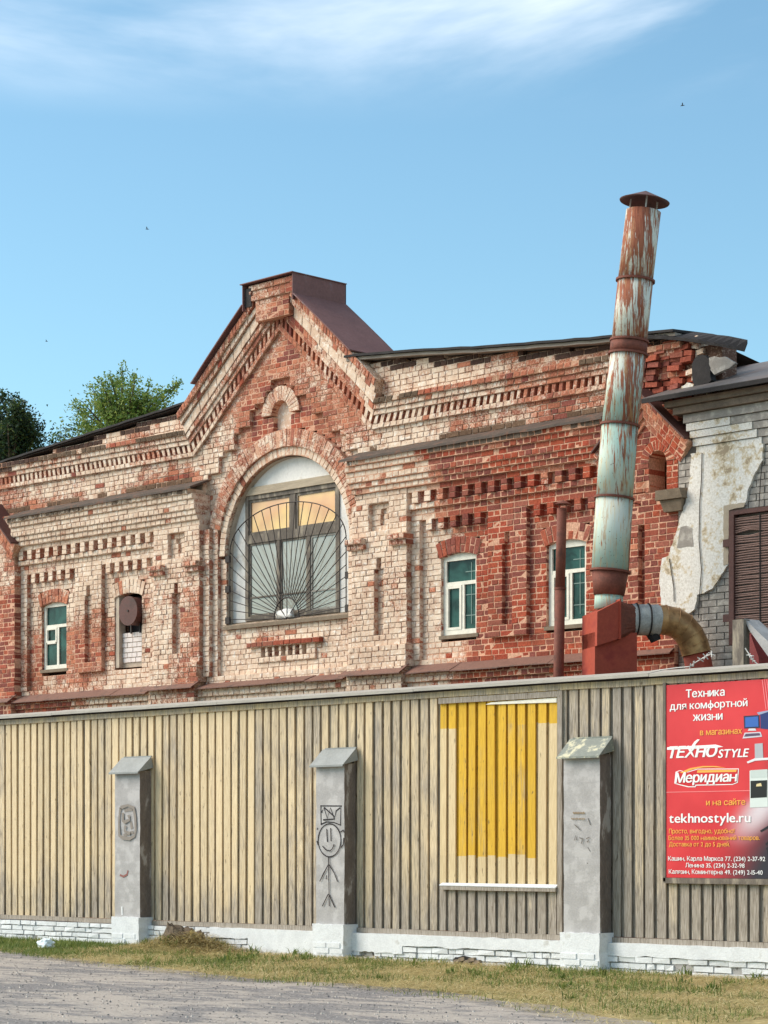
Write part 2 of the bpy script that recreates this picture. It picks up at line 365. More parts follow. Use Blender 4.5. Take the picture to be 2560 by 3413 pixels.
def brick(q, p, kind='row', wash=None, tone=None, back=0.16):
    u = sum(a[0] for a in q) / 4; z = sum(a[1] for a in q) / 4
    w_ = wash_at(u, z) if wash is None else wash
    w_ = max(0.0, min(1.0, w_ + rnd.gauss(0, 0.032)))
    if rnd.random() < 0.02: w_ *= 0.4
    c = jit(rnd.choice(REDS if (tone == 'red' or (tone is None and (w_ < 0.24))) else BROWNS), 0.11)
    if u > 3.3 and z < 7.6 and nz(u, z, 1.5, 8) > 0.12: c = jit(rnd.choice([srgb(174, 86, 62), srgb(166, 78, 58)]), 0.12)
    if tone == 'orange': c = jit(rnd.choice([srgb(176, 92, 62), srgb(160, 84, 64), srgb(150, 92, 74)]), 0.15)
    # grime with a shape of its own: moss and soot along the flashings, ledges and under the leaking roof edge
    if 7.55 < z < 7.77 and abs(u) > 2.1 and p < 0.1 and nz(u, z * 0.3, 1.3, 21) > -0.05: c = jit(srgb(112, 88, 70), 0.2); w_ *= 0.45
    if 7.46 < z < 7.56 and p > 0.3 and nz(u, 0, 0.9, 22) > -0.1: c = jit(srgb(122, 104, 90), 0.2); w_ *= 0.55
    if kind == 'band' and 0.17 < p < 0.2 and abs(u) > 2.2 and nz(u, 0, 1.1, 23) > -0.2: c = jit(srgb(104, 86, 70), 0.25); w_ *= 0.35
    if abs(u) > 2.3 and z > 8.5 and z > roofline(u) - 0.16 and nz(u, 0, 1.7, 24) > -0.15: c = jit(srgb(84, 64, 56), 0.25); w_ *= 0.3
    back = max(back, p + 0.13)
    BR.append((q, p + rnd.uniform(-0.004, 0.004), kind, c, w_, back))
def mortar(q, p, back=0.16):
    u = sum(a[0] for a in q) / 4; z = sum(a[1] for a in q) / 4
    w_ = wash_at(u, z); rec = lerp(0.005, 0.013, sstep(0.25, 0.7, w_)); back = max(back, p + 0.13)
    c = (*lerp_c(srgb(216, 168, 140), srgb(150, 112, 86), sstep(0.2, 0.65, w_)), 0.15 if w_ < 0.3 else w_ * 0.85)
    (u0, z0), (u1, z1), (u2, z2), (u3, z3) = q
    y = FY - (p - rec); yb = FY - (p - back)
    MOR.hexa([(u0, y, z0), (u1, y, z1), (u1, yb, z1), (u0, yb, z0), (u3, y, z3), (u2, y, z2), (u2, yb, z2), (u3, yb, z3)], c)
def lerp_c(a, b, t): return tuple(lerp(x, y, t) for x, y in zip(a, b))
JT = 0.0065
def course(u0, u1, z0, z1, p, bond, kind='row', wash=None, tone=None, skip=0.0):
    if u1 - u0 < 0.02: return
    mortar([(u0, z0), (u1, z0), (u1, z1), (u0, z1)], p)
    x = u0
    first = True
    while x < u1 - 0.02:
        if bond == 'h': ln = 0.135
        elif bond == 's': ln = 0.27
        else: ln = 0.27 if rnd.random() < 0.72 else 0.135
        ln *= rnd.uniform(0.95, 1.05)
        if first: ln *= rnd.uniform(0.45, 1.0)
        first = False
        e = x + ln
        if u1 - e < 0.07: e = u1
        e = min(e, u1)
        a0 = x + (JT if x > u0 + 0.001 else 0.0); a1 = e - (JT if e < u1 - 0.001 else 0.0)
        t = rnd.uniform(-0.003, 0.003)
        if rnd.random() >= skip:
            brick([(a0, z0 + JT + t), (a1, z0 + JT + t), (a1, z1 - JT + t), (a0, z1 - JT + t)], p, kind, wash, tone)
        x = e

# --- layout of the front, in half-measures from the gable axis
PATH = [(-9.6, 8.20), (-2.12, 8.14), (0.04, 9.93), (2.16, 8.05), (8.3, 8.02)]
def roofline(u):
    pts = [(-9.6, 8.55), (-7.6, 8.64), (-2.6, 9.0), (0, 9.2), (1.9, 9.18), (3.2, 9.06), (4.6, 8.90), (6.5, 8.72), (8.6, 8.55)]
    for (a, b), (c, d) in zip(pts, pts[1:]):
        if a <= u <= c: return lerp(b, d, (u - a) / (c - a))
    return 8.5
ARC, AZ, AR = 0.09, 6.40, 1.50            # big arch: centre, springing, radius
NC, NZ, NR = -0.04, 8.60, 0.215           # little niche under the gable
layers = []                                # (fn(z) -> intervals, p); later ones win
def rect(u0, u1, z0, z1, p): layers.append((lambda z, a=u0, b=u1, c=z0, d=z1: [(a, b)] if c <= z < d else [], p))
def both(u0, u1, z0, z1, p): rect(u0, u1, z0, z1, p); rect(-u1, -u0, z0, z1, p)
TOP = 7.55
rect(-9.6, 8.3, 3.7, TOP, 0.0)
rect(-9.6, 8.3, TOP, 8.06, 0.03); rect(-9.6, -2.2, 8.0, 8.24, 0.03)
def tri(z):
    if not 8.06 <= z < 9.95: return []
    a = -2.12 + (z - 8.14) / ((9.93 - 8.14) / 2.16); b = 2.16 - (z - 8.05) / ((9.93 - 8.05) / 2.12)
    a = min(a, 0); b = max(b, 0)
    return [(a - 0.1, b + 0.1)] if b - a > 0.05 else []
layers.append((tri, 0.03))
def parL(z):
    if not 8.3 <= z < 9.2: return []
    e = min(-2.12 + (z - 8.14) / 0.829 - 0.82, -2.05); u = -9.6
    while u < e and roofline(u) < z + 0.05: u += 0.05
    return [(u, e)] if e - u > 0.1 else []
def parR(z):
    if not 8.3 <= z < 9.25: return []
    s_ = max(2.16 - (z - 8.05) / 0.887 + 0.80, 1.75); u = 8.25
    while u > s_ and roofline(u) < z + 0.05: u -= 0.05
    return [(s_, u)] if u - s_ > 0.1 else []
layers.append((parL, 0.05)); layers.append((parR, 0.05))
# corbelled foot of the wall under the sheet ledge
for k, p in ((37, 0.06), (38, 0.06), (39, 0.22), (40, 0.22), (41, 0.17), (42, 0.17), (43, 0.13), (44, 0.13)):
    rect(-9.6, 8.3, TOP - CH * (k + 1) + 0.01, TOP - CH * k + 0.01, p)
# strips, piers, pilasters
both(3.05, 3.22, 4.41, 7.20, 0.08); both(6.85, 7.04, 4.41, 7.20, 0.08)
both(4.64, 5.40, 4.62, 6.40, 0.08); both(4.92, 5.12, 4.80, 6.02, 0.01); both(4.97, 5.07, 6.0, 6.15, 0.01)
# upper wing wall above the window bays
both(3.05, 7.04, 6.36, 6.54, 0.08); both(3.22, 4.64, 6.36, 6.54, 0.0); both(5.40, 6.85, 6.36, 6.54, 0.0)
both(3.05, 7.04, 6.53, 6.70, 0.08); both(3.05, 7.04, 6.70, 6.79, 0.14); both(3.05, 7.04, 6.785, 6.96, 0.08); both(3.05, 7.04, 6.955, 7.04, 0.17)
both(1.84, 3.05, 4.33, 7.05, 0.19); both(1.84, 3.05, 3.7, 4.33, 0.30); both(1.80, 3.09, 4.33, 4.68, 0.25)
both(2.34, 2.55, 4.80, 5.88, 0.10); both(2.40, 2.50, 5.86, 6.02, 0.10)
both(2.22, 2.67, 6.44, 6.88, 0.11); both(2.40, 2.49, 6.52, 6.70, 0.05); both(2.42, 2.54, 6.70, 6.79, 0.05)
both(7.04, 8.30, 4.33, 7.60, 0.22); both(7.04, 8.30, 3.7, 4.33, 0.30)
rect(-9.6, -8.3, 4.33, 7.1, 0.0)
rect(7.60, 7.72, 4.80, 6.0, 0.13)
# cornice
for k, p in ((0, 0.385), (1, 0.345), (2, 0.305), (3, 0.305), (4, 0.27), (5, 0.235)):
    both(1.80, 7.04, TOP - CH * (k + 1) + 0.01, TOP - CH * k + 0.01, p)
# central bay
rect(-1.84, 1.84, 4.41, 6.9, -0.04)
both(1.68, 1.84, 4.41, 6.9, 0.11)
rect(-1.68, -1.555, 4.41, 6.9, 0.03)
rect(-0.80, 0.95, 4.86, 4.95, 0.06); rect(-0.62, 0.80, 4.58, 4.82, 0.0)
for i in range(7):
    rect(-0.50 + 0.165 * i, -0.50 + 0.165 * i + 0.105, 4.66, 4.80, -0.16)
# recessed field with stepped edge round the niche
for i in range(6):
    hw = 1.93 - 0.395 * i
    rect(-hw, hw, 7.50 + 0.325 * i, 7.50 + 0.325 * (i + 1) + 0.001, -0.05)
rect(-1.84, 1.84, 6.88, 7.51, -0.05)
for i in range(5):           # corbel bricks at the foot of each step
    hw = 1.93 - 0.395 * i
    rect(-hw - 0.001, -hw + 0.12, 7.50 + 0.325 * (i + 1) - 0.09, 7.50 + 0.325 * (i + 1), 0.03)
    rect(hw - 0.12, hw + 0.001, 7.50 + 0.325 * (i + 1) - 0.09, 7.50 + 0.325 * (i + 1), 0.03)
# openings and arch zones (None = no course work there)
def ring(c, zs, r, zmin, zmax=99):
    def fn(z):
        if z < zmin or z > min(zmax, zs + r - 0.005): return []
        h_ = math.sqrt(max(0, r * r - (z - zs) ** 2)) if z > zs else r
        return [(c - h_, c + h_)]
    return fn
layers.append((ring(ARC, AZ, AR + 0.42, 6.89), None))
layers.append((ring(ARC, AZ, AR + 0.14, AZ, 6.9), None))
layers.append((ring(ARC, AZ, AR, 5.24), None))
layers.append((ring(NC, NZ, NR + 0.235, NZ), None)); layers.append((ring(NC, NZ, NR, 8.02), None))
WIN = [(3.60, 4.33), (5.72, 6.47), (-6.50, -5.76), (-4.36, -3.60)]
for (a, b) in WIN:
    rect(a, b, 4.70, 5.95, None); rect(a - 0.07, b + 0.07, 5.94, 6.22, None)
layers.append((ring(7.95, 6.86, 0.30, 6.86, 7.3), None)); layers.append((ring(7.95, 6.86, 0.155, 6.42), None))
rect(-0.36, 0.44, 10.06, 10.42, 0.24); rect(-0.50, 0.56, 10.40, 10.72, 0.27); rect(-0.44, 0.50, 10.56, 10.64, 0.24)

k = -40
zrow = []
while True:
    z0 = TOP - CH * (k + 1); z1 = z0 + CH
    if z0 < 3.72: break
    zrow.append((k, z0, z1)); k += 1
for k, z0, z1 in zrow:
    zm = (z0 + z1) / 2
    segs = []; cuts = set()
    L_ = []
    for fn, p in layers:
        iv_ = fn(zm)
        if iv_: L_.append((iv_, p)); [cuts.update(t) for t in iv_]
    cuts = sorted(cuts)
    for a, b in zip(cuts, cuts[1:]):
        if b - a < 0.004: continue
        m_ = (a + b) / 2; val = 'x'
        for iv_, p in reversed(L_):
            if any(t[0] <= m_ < t[1] for t in iv_): val = p; break
        if val == 'x' or val is None: continue
        if segs and segs[-1][2] == val and abs(segs[-1][1] - a) < 1e-6: segs[-1][1] = b
        else: segs.append([a, b, val])
    bond = 'h' if (k in (0, 1, 3, 4, 5, 9, 39, 40, 41, 42) ) else ('s' if k in (2, 6, 11) else ('mix' if k % 2 else 'h'))
    for a, b, p in segs:
        tone = 'orange' if (4.86 < zm < 4.95 and abs(a + 0.80) < 0.1) else None
        wv = rnd.choice((0.2, 0.35)) if tone else None
        if k == 0 and abs(a) > 1.5: course(a, b, z0, z1, p, bond, skip=0.03)
        else: course(a, b, z0, z1, p, bond, wash=wv, tone=tone)

# --- dentils of the wing cornices (two courses high) and of the window bays
def dentil(u0, u1, z0, z1, p, wash=None):
    zm = (z0 + z1) / 2
    mortar([(u0 + 0.004, z0 + 0.004), (u1 - 0.004, z0 + 0.004), (u1 - 0.004, z1), (u0 + 0.004, z1)], p - 0.004)
    brick([(u0, z0), (u1, z0), (u1, zm - 0.005), (u0, zm - 0.005)], p, 'dentil', wash)
    brick([(u0, zm + 0.005), (u1, zm + 0.005), (u1, z1 - 0.002), (u0, z1 - 0.002)], p, 'dentil', wash)
for s in (-1, 1):
    for i in range(15):
        u = 3.16 + 0.262 * i
        a, b = (u, u + 0.128) if s > 0 else (-u - 0.128, -u)
        dentil(a, b, 6.79, 6.955, 0.185)
    for (c0, c1) in ((3.30, 4.56), (5.48, 6.77)):
        n = 5
        for i in range(n):
            u = c0 + (c1 - c0) * (i + 0.5) / n - 0.06
            a, b = (u, u + 0.125) if s > 0 else (-u - 0.125, -u)
            dentil(a, b, 6.37, 6.535, 0.09)
        # recess behind the little dentils
# --- brackets on the pilasters
for s in (-1, 1):
    for (a, b) in ((1.80, 2.16), (2.73, 3.09)):
        for z0, z1, p in ((6.26, 6.345, 0.30), (6.175, 6.26, 0.25)):
            x0, x1 = (a, b) if s > 0 else (-b, -a)
            course(x0, x1, z0, z1, p, 'h', wash=0.45)
    x0, x1 = (7.75, 8.28) if s > 0 else (-8.28, -7.75)
    if s > 0: pass

# --- band courses that run along the attic and climb over the gable
def offset(path, d):
    out = []
    for i, p in enumerate(path):
        p = Vector(p); ns = []
        for a, b in ((i - 1, i), (i, i + 1)):
            if a >= 0 and b < len(path):
                t = (Vector(path[b]) - Vector(path[a])).normalized(); ns.append(Vector((-t.y, t.x)))
        if len(ns) == 1: out.append(p + ns[0] * d)
        else:
            m_ = (ns[0] + ns[1]).normalized(); out.append(p + m_ * (d / m_.dot(ns[0])))
    return out
def band(path, d0, d1, p, ln, kind='band', gap=None, wash=None, tone=None, seg=None, skip=0.0, mort=True):
    lo, hi = offset(path, d0), offset(path, d1)
    for i in range(len(path) - 1):
        if seg is not None and i not in seg: continue
        L0 = (lo[i + 1] - lo[i]).length
        n = max(1, int(round(L0 / ln)))
        pt = lambda t, line: line[i].lerp(line[i + 1], t)
        if mort: 
            m0 = 0.0
            for q in range(max(1, n // 4)):
                t0, t1 = q / max(1, n // 4), (q + 1) / max(1, n // 4)
                mq = [tuple(pt(t0, lo)), tuple(pt(t1, lo)), tuple(pt(t1, hi)), tuple(pt(t0, hi))]
                if d0 > 0.3 and any((abs(v[0]) < 0.36 and v[1] > 10.15) or v[1] > 10.66 for v in mq): continue
                mortar(mq, p if gap is None else gap)
        for k_ in range(n):
            t0, t1 = k_ / n, (k_ + 1) / n
            g_ = (0.007 if gap is None else ln * 0.24) / L0
            a0, a1 = t0 + g_, t1 - g_
            if rnd.random() < skip: continue
            ql = [pt(a0, lo), pt(a1, lo), pt(a1, hi), pt(a0, hi)]
            e = 0.05 if gap is None else 0.0
            ql = [ql[0].lerp(ql[3], e), ql[1].lerp(ql[2], e), ql[2].lerp(ql[1], e), ql[3].lerp(ql[0], e)]
            um, zm_ = sum(v.x for v in ql) / 4, sum(v.y for v in ql) / 4
            if ((abs(um) < 0.40 and zm_ > 10.06) or zm_ > 10.66) and d0 > 0.3: continue
            brick([tuple(v) for v in ql], p, kind, wash, tone)
GP = PATH
band(GP, 0.00, 0.075, 0.085, 0.14)
band(GP, 0.075, 0.205, 0.085, 0.135, 'dentil', gap=0.005)
band(GP, 0.205, 0.285, 0.11, 0.27)
band(GP, 0.285, 0.37, 0.145, 0.14)
band(GP, 0.37, 0.45, 0.19, 0.14, seg=[0, 3], wash=0.30, skip=0.04)
band(GP, 0.37, 0.53, 0.16, 0.27, seg=[1, 2], wash=0.82)
band(GP, 0.53, 0.62, 0.205, 0.14, seg=[1, 2], wash=0.6)
band(GP, 0.62, 0.73, 0.25, 0.09, seg=[1, 2], wash=0.35, skip=0.04)
# little gable over the end pilasters
for c, s in ((7.72, 1), (-7.72, -1)):
    P2 = [(c - 0.70, 6.93), (c + 0.02, 7.62), (c + 0.75, 6.93)]
    for d0, d1, p, ln, ws in ((-0.17, -0.09, 0.25, 0.135, 0.3), (-0.09, 0.0, 0.285, 0.135, 0.3), (0.0, 0.085, 0.32, 0.13, 0.35), (0.085, 0.17, 0.35, 0.13, 0.35)):
        band(P2, d0, d1, p, ln, wash=ws)

# --- arches: voussoir rings
def vring(c, zs, r0, r1, p, n, a0=0.0, a1=math.pi, wash=None, tone=None, split=False, foot=0.0, back=0.16):
    for k_ in range(n):
        t0, t1 = lerp(a0, a1, k_ / n), lerp(a0, a1, (k_ + 1) / n)
        def P(r, t): return (c + r * math.cos(t), zs + r * math.sin(t))
        mortar([P(r0, t1), P(r0, t0), P(r1, t0), P(r1, t1)], p, back)
        e = 0.006
        f0, f1 = t0 + e / r1, t1 - e / r1
        rr = [(r0, r1)] if not (split and k_ % 2) else [(r0, lerp(r0, r1, 0.5) - 0.005), (lerp(r0, r1, 0.5) + 0.005, r1)]
        for (b0, b1) in rr:
            brick([P(b0, f1), P(b0, f0), P(b1, f0), P(b1, f1)], p + rnd.uniform(-0.004, 0.004), 'voussoir', wash, tone, back)
vring(ARC, AZ, AR, AR + 0.14, 0.0, 50, 0, math.pi, wash=0.80, back=0.22)
aa = math.asin((6.87 - AZ) / (AR + 0.28))
vring(ARC, AZ, AR + 0.14, AR + 0.42, 0.045, 54, aa, math.pi - aa, wash=0.46, tone='brown', split=True)
vring(NC, NZ, NR, NR + 0.235, -0.005, 17, 0, math.pi, wash=0.55)
vring(7.95, 6.86, 0.155, 0.30, 0.235, 13, 0, math.pi, wash=0.15, tone='red')
for n_, (a, b) in enumerate(WIN):
    c = (a + b) / 2; hw = (b - a) / 2 + 0.07
    r0 = 1.15; zs = 5.985 - r0; th = math.asin(hw / (r0 + 0.12))
    vring(c, zs, r0, r0 + 0.24, 0.012, 9, math.pi / 2 - th, math.pi / 2 + th, wash=(0.12, 0.08, 0.4, 0.78)[n_], tone='red' if n_ < 2 else None, split=True)

# --- meshes: the bricks that show largest are objects of their own, the rest one mass
def brick_mesh(mb, b):
    q, p, kind, c, w_, back = b
    cx = sum(a[0] for a in q) / 4; cz = sum(a[1] for a in q) / 4
    yf, ym, yb = FY - p, FY - p + 0.005, FY - p + back
    i = len(mb.v)
    ins = 0.005
    for (u, z) in q: mb.v.append((u, yb, z))
    for (u, z) in q: mb.v.append((u + rnd.uniform(-.004, .004), ym, z + rnd.uniform(-.004, .004)))
    for (u, z) in q:
        d = Vector((cx - u, cz - z)); l_ = max(d.length, 1e-4); d = d / l_ * min(ins * rnd.uniform(1.0, 3.2), l_ * 0.3)
        mb.v.append((u + d.x, yf + rnd.uniform(-.003, .004), z + d.y))
    cf = (*c, w_); cs = (*[x * 0.95 for x in c], w_ * 0.6)
    mb.f.append((i + 8, i + 9, i + 10, i + 11)); mb.c.append(cf)
    for k_ in range(4):
        k2 = (k_ + 1) % 4
        mb.f.append((i + 4 + k_, i + 4 + k2, i + 8 + k2, i + 8 + k_)); mb.c.append(cf)
        mb.f.append((i + k_, i + k2, i + 4 + k2, i + 4 + k_)); mb.c.append(cs)
def area(b):
    q = b[0]
    d = abs((q[1][0] - q[0][0]) * (q[3][1] - q[0][1]))
    z = (FY - CAMY) * CA - (q[0][0] - CAMX) * SA
    return d / z / z
def seen(b):
    q = b[0]; u, z = q[0]
    if z < 4.4 or u < -8 or u > 8: return False
    if u > 6.5: return False
    return True
rows = [b for b in BR if b[2] in ('row', 'band')]
rows.sort(key=lambda b: -area(b) if seen(b) else 0)
single, rest = rows[:298], rows[298:]
for b in single:
    mb = MB(); brick_mesh(mb, b); mb.build('brick', M['brick'], bld)
mb = MB()
for b in rest: brick_mesh(mb, b)
for b in BR:
    if b[2] in ('dentil', 'voussoir'): pass
tag(mb.build('brickwork', M['brick'], bld), kind='stuff')
dl = [b for b in BR if b[2] == 'dentil']; vl = [b for b in BR if b[2] == 'voussoir']
dl.sort(key=lambda b: -b[0][0][0]) 
mb = MB()
for i, b in enumerate(dl):
    if i < 290:
        m1 = MB(); brick_mesh(m1, b); m1.build('dentil', M['brick'], bld)
    else: brick_mesh(mb, b)
if mb.v: tag(mb.build('dentil_row', M['brick'], bld), kind='stuff')
for b in vl:
    m1 = MB(); brick_mesh(m1, b); m1.build('voussoir', M['brick'], bld)
# wall core: joints, body behind, other walls
MOR.build('mortar_joints', M['brick'], bld)
core = MB(); cc = (*srgb(150, 112, 92), 0.4)
def slab(u0, u1, z0, z1, p=-0.30):
    core.box(u0, u1, FY - p, FY + 0.55, z0, z1, cc)
slab(-9.6, -1.46, 0.0, 4.70); slab(1.62, 8.3, 0.0, 4.70); slab(-1.46, 1.62, 0, 5.22)
xs = [-9.6] + [t for w_ in sorted(WIN) if w_[0] < 0 for t in w_] + [-1.46]
for i in range(0, len(xs), 2): slab(xs[i], xs[i + 1], 4.70, 5.96)
xs = [1.62] + [t for w_ in sorted(WIN) if w_[0] > 0 for t in w_] + [8.3]
for i in range(0, len(xs), 2): slab(xs[i], xs[i + 1], 4.70, 5.96)
slab(-9.6, -1.50, 5.96, 8.45); slab(1.66, 8.3, 5.96, 8.45)
n = 24
for i in range(n):                         # wall over the arch, in slices that follow the curve
    a, b = lerp(-1.50, 1.66, i / n), lerp(-1.50, 1.66, (i + 1) / n); m_ = (a + b) / 2 - ARC
    zb = AZ + math.sqrt(max(0.0, (AR + 0.05) ** 2 - m_ * m_))
    slab(a, b, zb, max(zb + 0.2, 8.45))
core.prism([(-2.2, 8.46), (2.2, 8.46), (0.62, 9.85), (0.55, 10.70), (-0.55, 10.70), (-0.62, 9.85)], FY + 0.26, FY + 0.80, cc)
for us_ in ([-9.6 + 0.5 * i for i in range(16)], [1.75 + 0.5 * i for i in range(13)]):
    for a_, b_ in zip(us_, us_[1:]): core.prism([(a_, 8.455), (b_, 8.455), (b_, roofline(b_) - 0.03), (a_, roofline(a_) - 0.03)], FY + 0.06, FY + 0.50, cc)
core.box(-9.6, -9.1, FY + 0.56, FY + 12, 0, 6.9, cc); core.box(-9.0, 8.3, FY + 11.5, FY + 12, 0, 6.9, cc); core.box(7.8, 8.3, FY + 0.56, FY + 11.4, 0, 6.9, cc)
# niche backs
core.box(NC - 0.5, NC + 0.5, FY + 0.15, FY + 0.24, 7.95, 9.0, (*srgb(190, 140, 116), 0.95))
core.build('wall', M['brick'], bld)

# ------------------------------------------------------------------ small windows of the wings
def segtop(u, c, hw, z, rise): return z + rise * (1 - ((u - c) / hw) ** 2)
def bar(mb, x0, x1, z0, z1, y0, y1, c=(1, 1, 1, 1)): mb.box(x0, x1, y0, y1, z0, z1, c)
def small_window(a, b, z0, zt, left_vent):
    c, hw = (a + b) / 2, (b - a) / 2
    y = FY + 0.055
    win = thing('window', (c, y, z0), None, None); del_keys(win); win.parent = bld; win.matrix_parent_inverse = Matrix.Translation(-bld.location)
    f = 0.065
    fr = MB()
    fr.box(a, a + f, y, y + 0.07, z0, zt - 0.03); fr.box(b - f, b, y, y + 0.07, z0, zt - 0.03)
    fr.box(a + f, b - f, y, y + 0.07, z0, z0 + f + 0.01)
    n = 10; top = [(lerp(a, b, i / n), segtop(lerp(a, b, i / n), c, hw, zt - 0.03, 0.075)) for i in range(n + 1)]
    fr.prism([(a + 0.0, zt - 0.125), (b - 0.0, zt - 0.125)] + top[::-1], y - 0.001, y + 0.071)
    fr.build('frame', M['frame_white'], win)
    zm = z0 + (zt - z0) * 0.60
    tr = MB(); tr.box(a + f, b - f, y + 0.004, y + 0.06, zm, zm + 0.055); tr.build('transom', M['frame_white'], win)
    mu = MB(); mu.box(c + 0.01, c + 0.065, y + 0.006, y + 0.058, z0 + f + 0.01, zm); mu.build('mullion', M['frame_white'], win)
    sa = MB(); xl, xr = a + f, c + 0.01
    if left_vent:
        zv = zm - 0.26
        for t in ((xl, xl + 0.035, zv, zm), (xr - 0.035, xr, zv, zm), (xl + 0.035, xr - 0.035, zm - 0.035, zm), (xl + 0.035, xr - 0.035, zv - 0.03, zv + 0.03)):
            sa.box(t[0], t[1], y - 0.006, y + 0.05, t[2], t[3])
    else:
        for t in ((xl, xl + 0.04, z0 + f + 0.01, zm), (xr - 0.04, xr, z0 + f + 0.01, zm), (xl + 0.04, xr - 0.04, zm - 0.045, zm), (xl + 0.04, xr - 0.04, z0 + f + 0.01, z0 + f + 0.05)):
            sa.box(t[0], t[1], y - 0.006, y + 0.05, t[2], t[3])
    sa.build('sash', M['frame_white'], win)
    for x0, x1, q0, q1 in ((a + f, b - f, zm + 0.055, zt - 0.12), (xl, xr, z0 + f, zm), (c + 0.065, b - f, z0 + f, zm)):
        p_ = MB(); p_.box(x0, x1, y + 0.032, y + 0.038, q0, q1); p_.build('pane', M['glass_green'], win)
    lt = MB()                                # pale muntins seen behind the right-hand panes
    if not left_vent:
        xm = c + 0.065 + (b - f - c - 0.065) * 0.55
        lt.box(xm - 0.006, xm + 0.006, y + 0.024, y + 0.03, z0 + 0.15, zt - 0.17)
        for q in (0.22, 0.47, 0.75): lt.box(c + 0.07, b - f, y + 0.0245, y + 0.0295, lerp(z0, zt, q), lerp(z0, zt, q) + 0.012)
        lt.build('muntin', M['glaze_bar'], win)
    s_ = MB(); s_.prism([(a - 0.04, z0 - 0.06), (b + 0.04, z0 - 0.06), (b + 0.04, z0 - 0.005), (a - 0.04, z0 - 0.005)], FY - 0.008, FY + 0.13); s_.build('sill', M['cement'], win)
    return win
def del_keys(o):
    for k_ in list(o.keys()): del o[k_]
M['glaze_bar'] = m_simple('dull_green_grey_bar', srgb(126, 148, 140), 0.7, 0.15)
small_window(3.60, 4.33, 4.76, 6.0, False)
small_window(5.72, 6.47, 4.76, 6.0, False)
small_window(-6.50, -5.76, 4.78, 6.03, True)

# the fourth opening: half filled with pale bricks, drum fan above
a, b = WIN[3]
pl = MB(); pl.box(a, a + 0.10, FY + 0.02, FY + 0.16, 4.70, 6.0); pl.box(b - 0.07, b, FY + 0.05, FY + 0.16, 4.70, 5.40); pl.box(a + 0.1, b - 0.07, FY + 0.115, FY + 0.16, 4.70, 5.30)
pl.build('reveal_plaster', M['plaster_grey'], bld)
dk = MB(); dk.box(a + 0.02, b, FY + 0.30, FY + 0.34, 4.7, 6.2); dk.build('dark_backing', M['black'], bld)
M['white_brick'] = m_simple('pale_pink_white_brick', srgb(226, 214, 208), 0.9, 0.10, 8)
zz = 4.78
for r_ in range(6):
    x = a + 0.10; n = 4 if r_ % 2 == 1 else 2
    ws = ([0.135] * 4 if r_ % 2 else [0.27, 0.27]); x += 0.0 if r_ % 2 else 0.02
    if r_ == 0: ws = [0.22, 0.13, 0.15, 0.1]
    for w_ in ws:
        e = min(x + w_, b - 0.07)
        if e - x > 0.05:
            m1 = MB(); yj = rnd.uniform(-.004, .004)
            m1.box(x + 0.008, e - 0.008, FY + 0.095 + yj, FY + 0.17, zz + 0.008, zz + 0.082); m1.build('infill_brick', M['white_brick'], bld)
        x = e
    zz += 0.088
fan = thing('ventilation_drum', (-3.98, FY, 5.35), 'round brown metal ventilation drum in the half bricked-up window', 'fan')
d = MB(); n = 40; cz, cx, rr = at(428, 2036, FY - 0.10).z, at(428, 2036, FY - 0.10).x, 0.245
for (y0, y1, r_, nm, mt) in ((FY - 0.08, FY + 0.26, rr, 'drum', 'steel_brown'), (FY - 0.11, FY - 0.075, rr + 0.010, 'front_lid', 'steel_brown')):
    d = MB(); ring_ = [(cx + r_ * math.cos(2 * math.pi * i / n), cz + r_ * math.sin(2 * math.pi * i / n)) for i in range(n)]
    d.prism(ring_, y0, y1); o = d.build(nm, M[mt], fan, smooth=False)
d = MB(); d.tube([(cx, FY - 0.122, cz), (cx, FY - 0.10, cz)], 0.02, 10); d.build('rivet', M['iron'], fan)
d = MB(); d.box(cx - 0.14, cx - 0.11, FY + 0.05, FY + 0.08, 5.28, 5.45); d.box(cx + 0.11, cx + 0.14, FY + 0.05, FY + 0.08, 5.28, 5.45); d.build('bracket', M['iron'], fan)

# ------------------------------------------------------------------ the big arched window
win = thing('arched_window', (0.1, FY + 0.2, 5.25), None, None); del_keys(win); win.parent = bld; win.matrix_parent_inverse = Matrix.Translation(-bld.location)
WY = FY + 0.17
n = 36
# plastered soffit and jambs of the opening
sf = MB(); pts = [(ARC - AR, 5.25)] + [(ARC - AR * math.cos(math.pi * i / n), AZ + AR * math.sin(math.pi * i / n)) for i in range(n + 1)] + [(ARC + AR, 5.25)]
for (p0, p1) in zip(pts, pts[1:]):
    q0 = (lerp(p0[0], ARC, 0.012), p0[1] if p0[1] < AZ else lerp(p0[1], AZ, 0.012)); q1 = (lerp(p1[0], ARC, 0.012), p1[1] if p1[1] < AZ else lerp(p1[1], AZ, 0.012))
    sf.face([(q0[0], FY + 0.07, q0[1]), (q0[0], WY + 0.05, q0[1]), (q1[0], WY + 0.05, q1[1]), (q1[0], FY + 0.07, q1[1])])
sf.build('soffit_plaster', M['plaster_grey'], win)
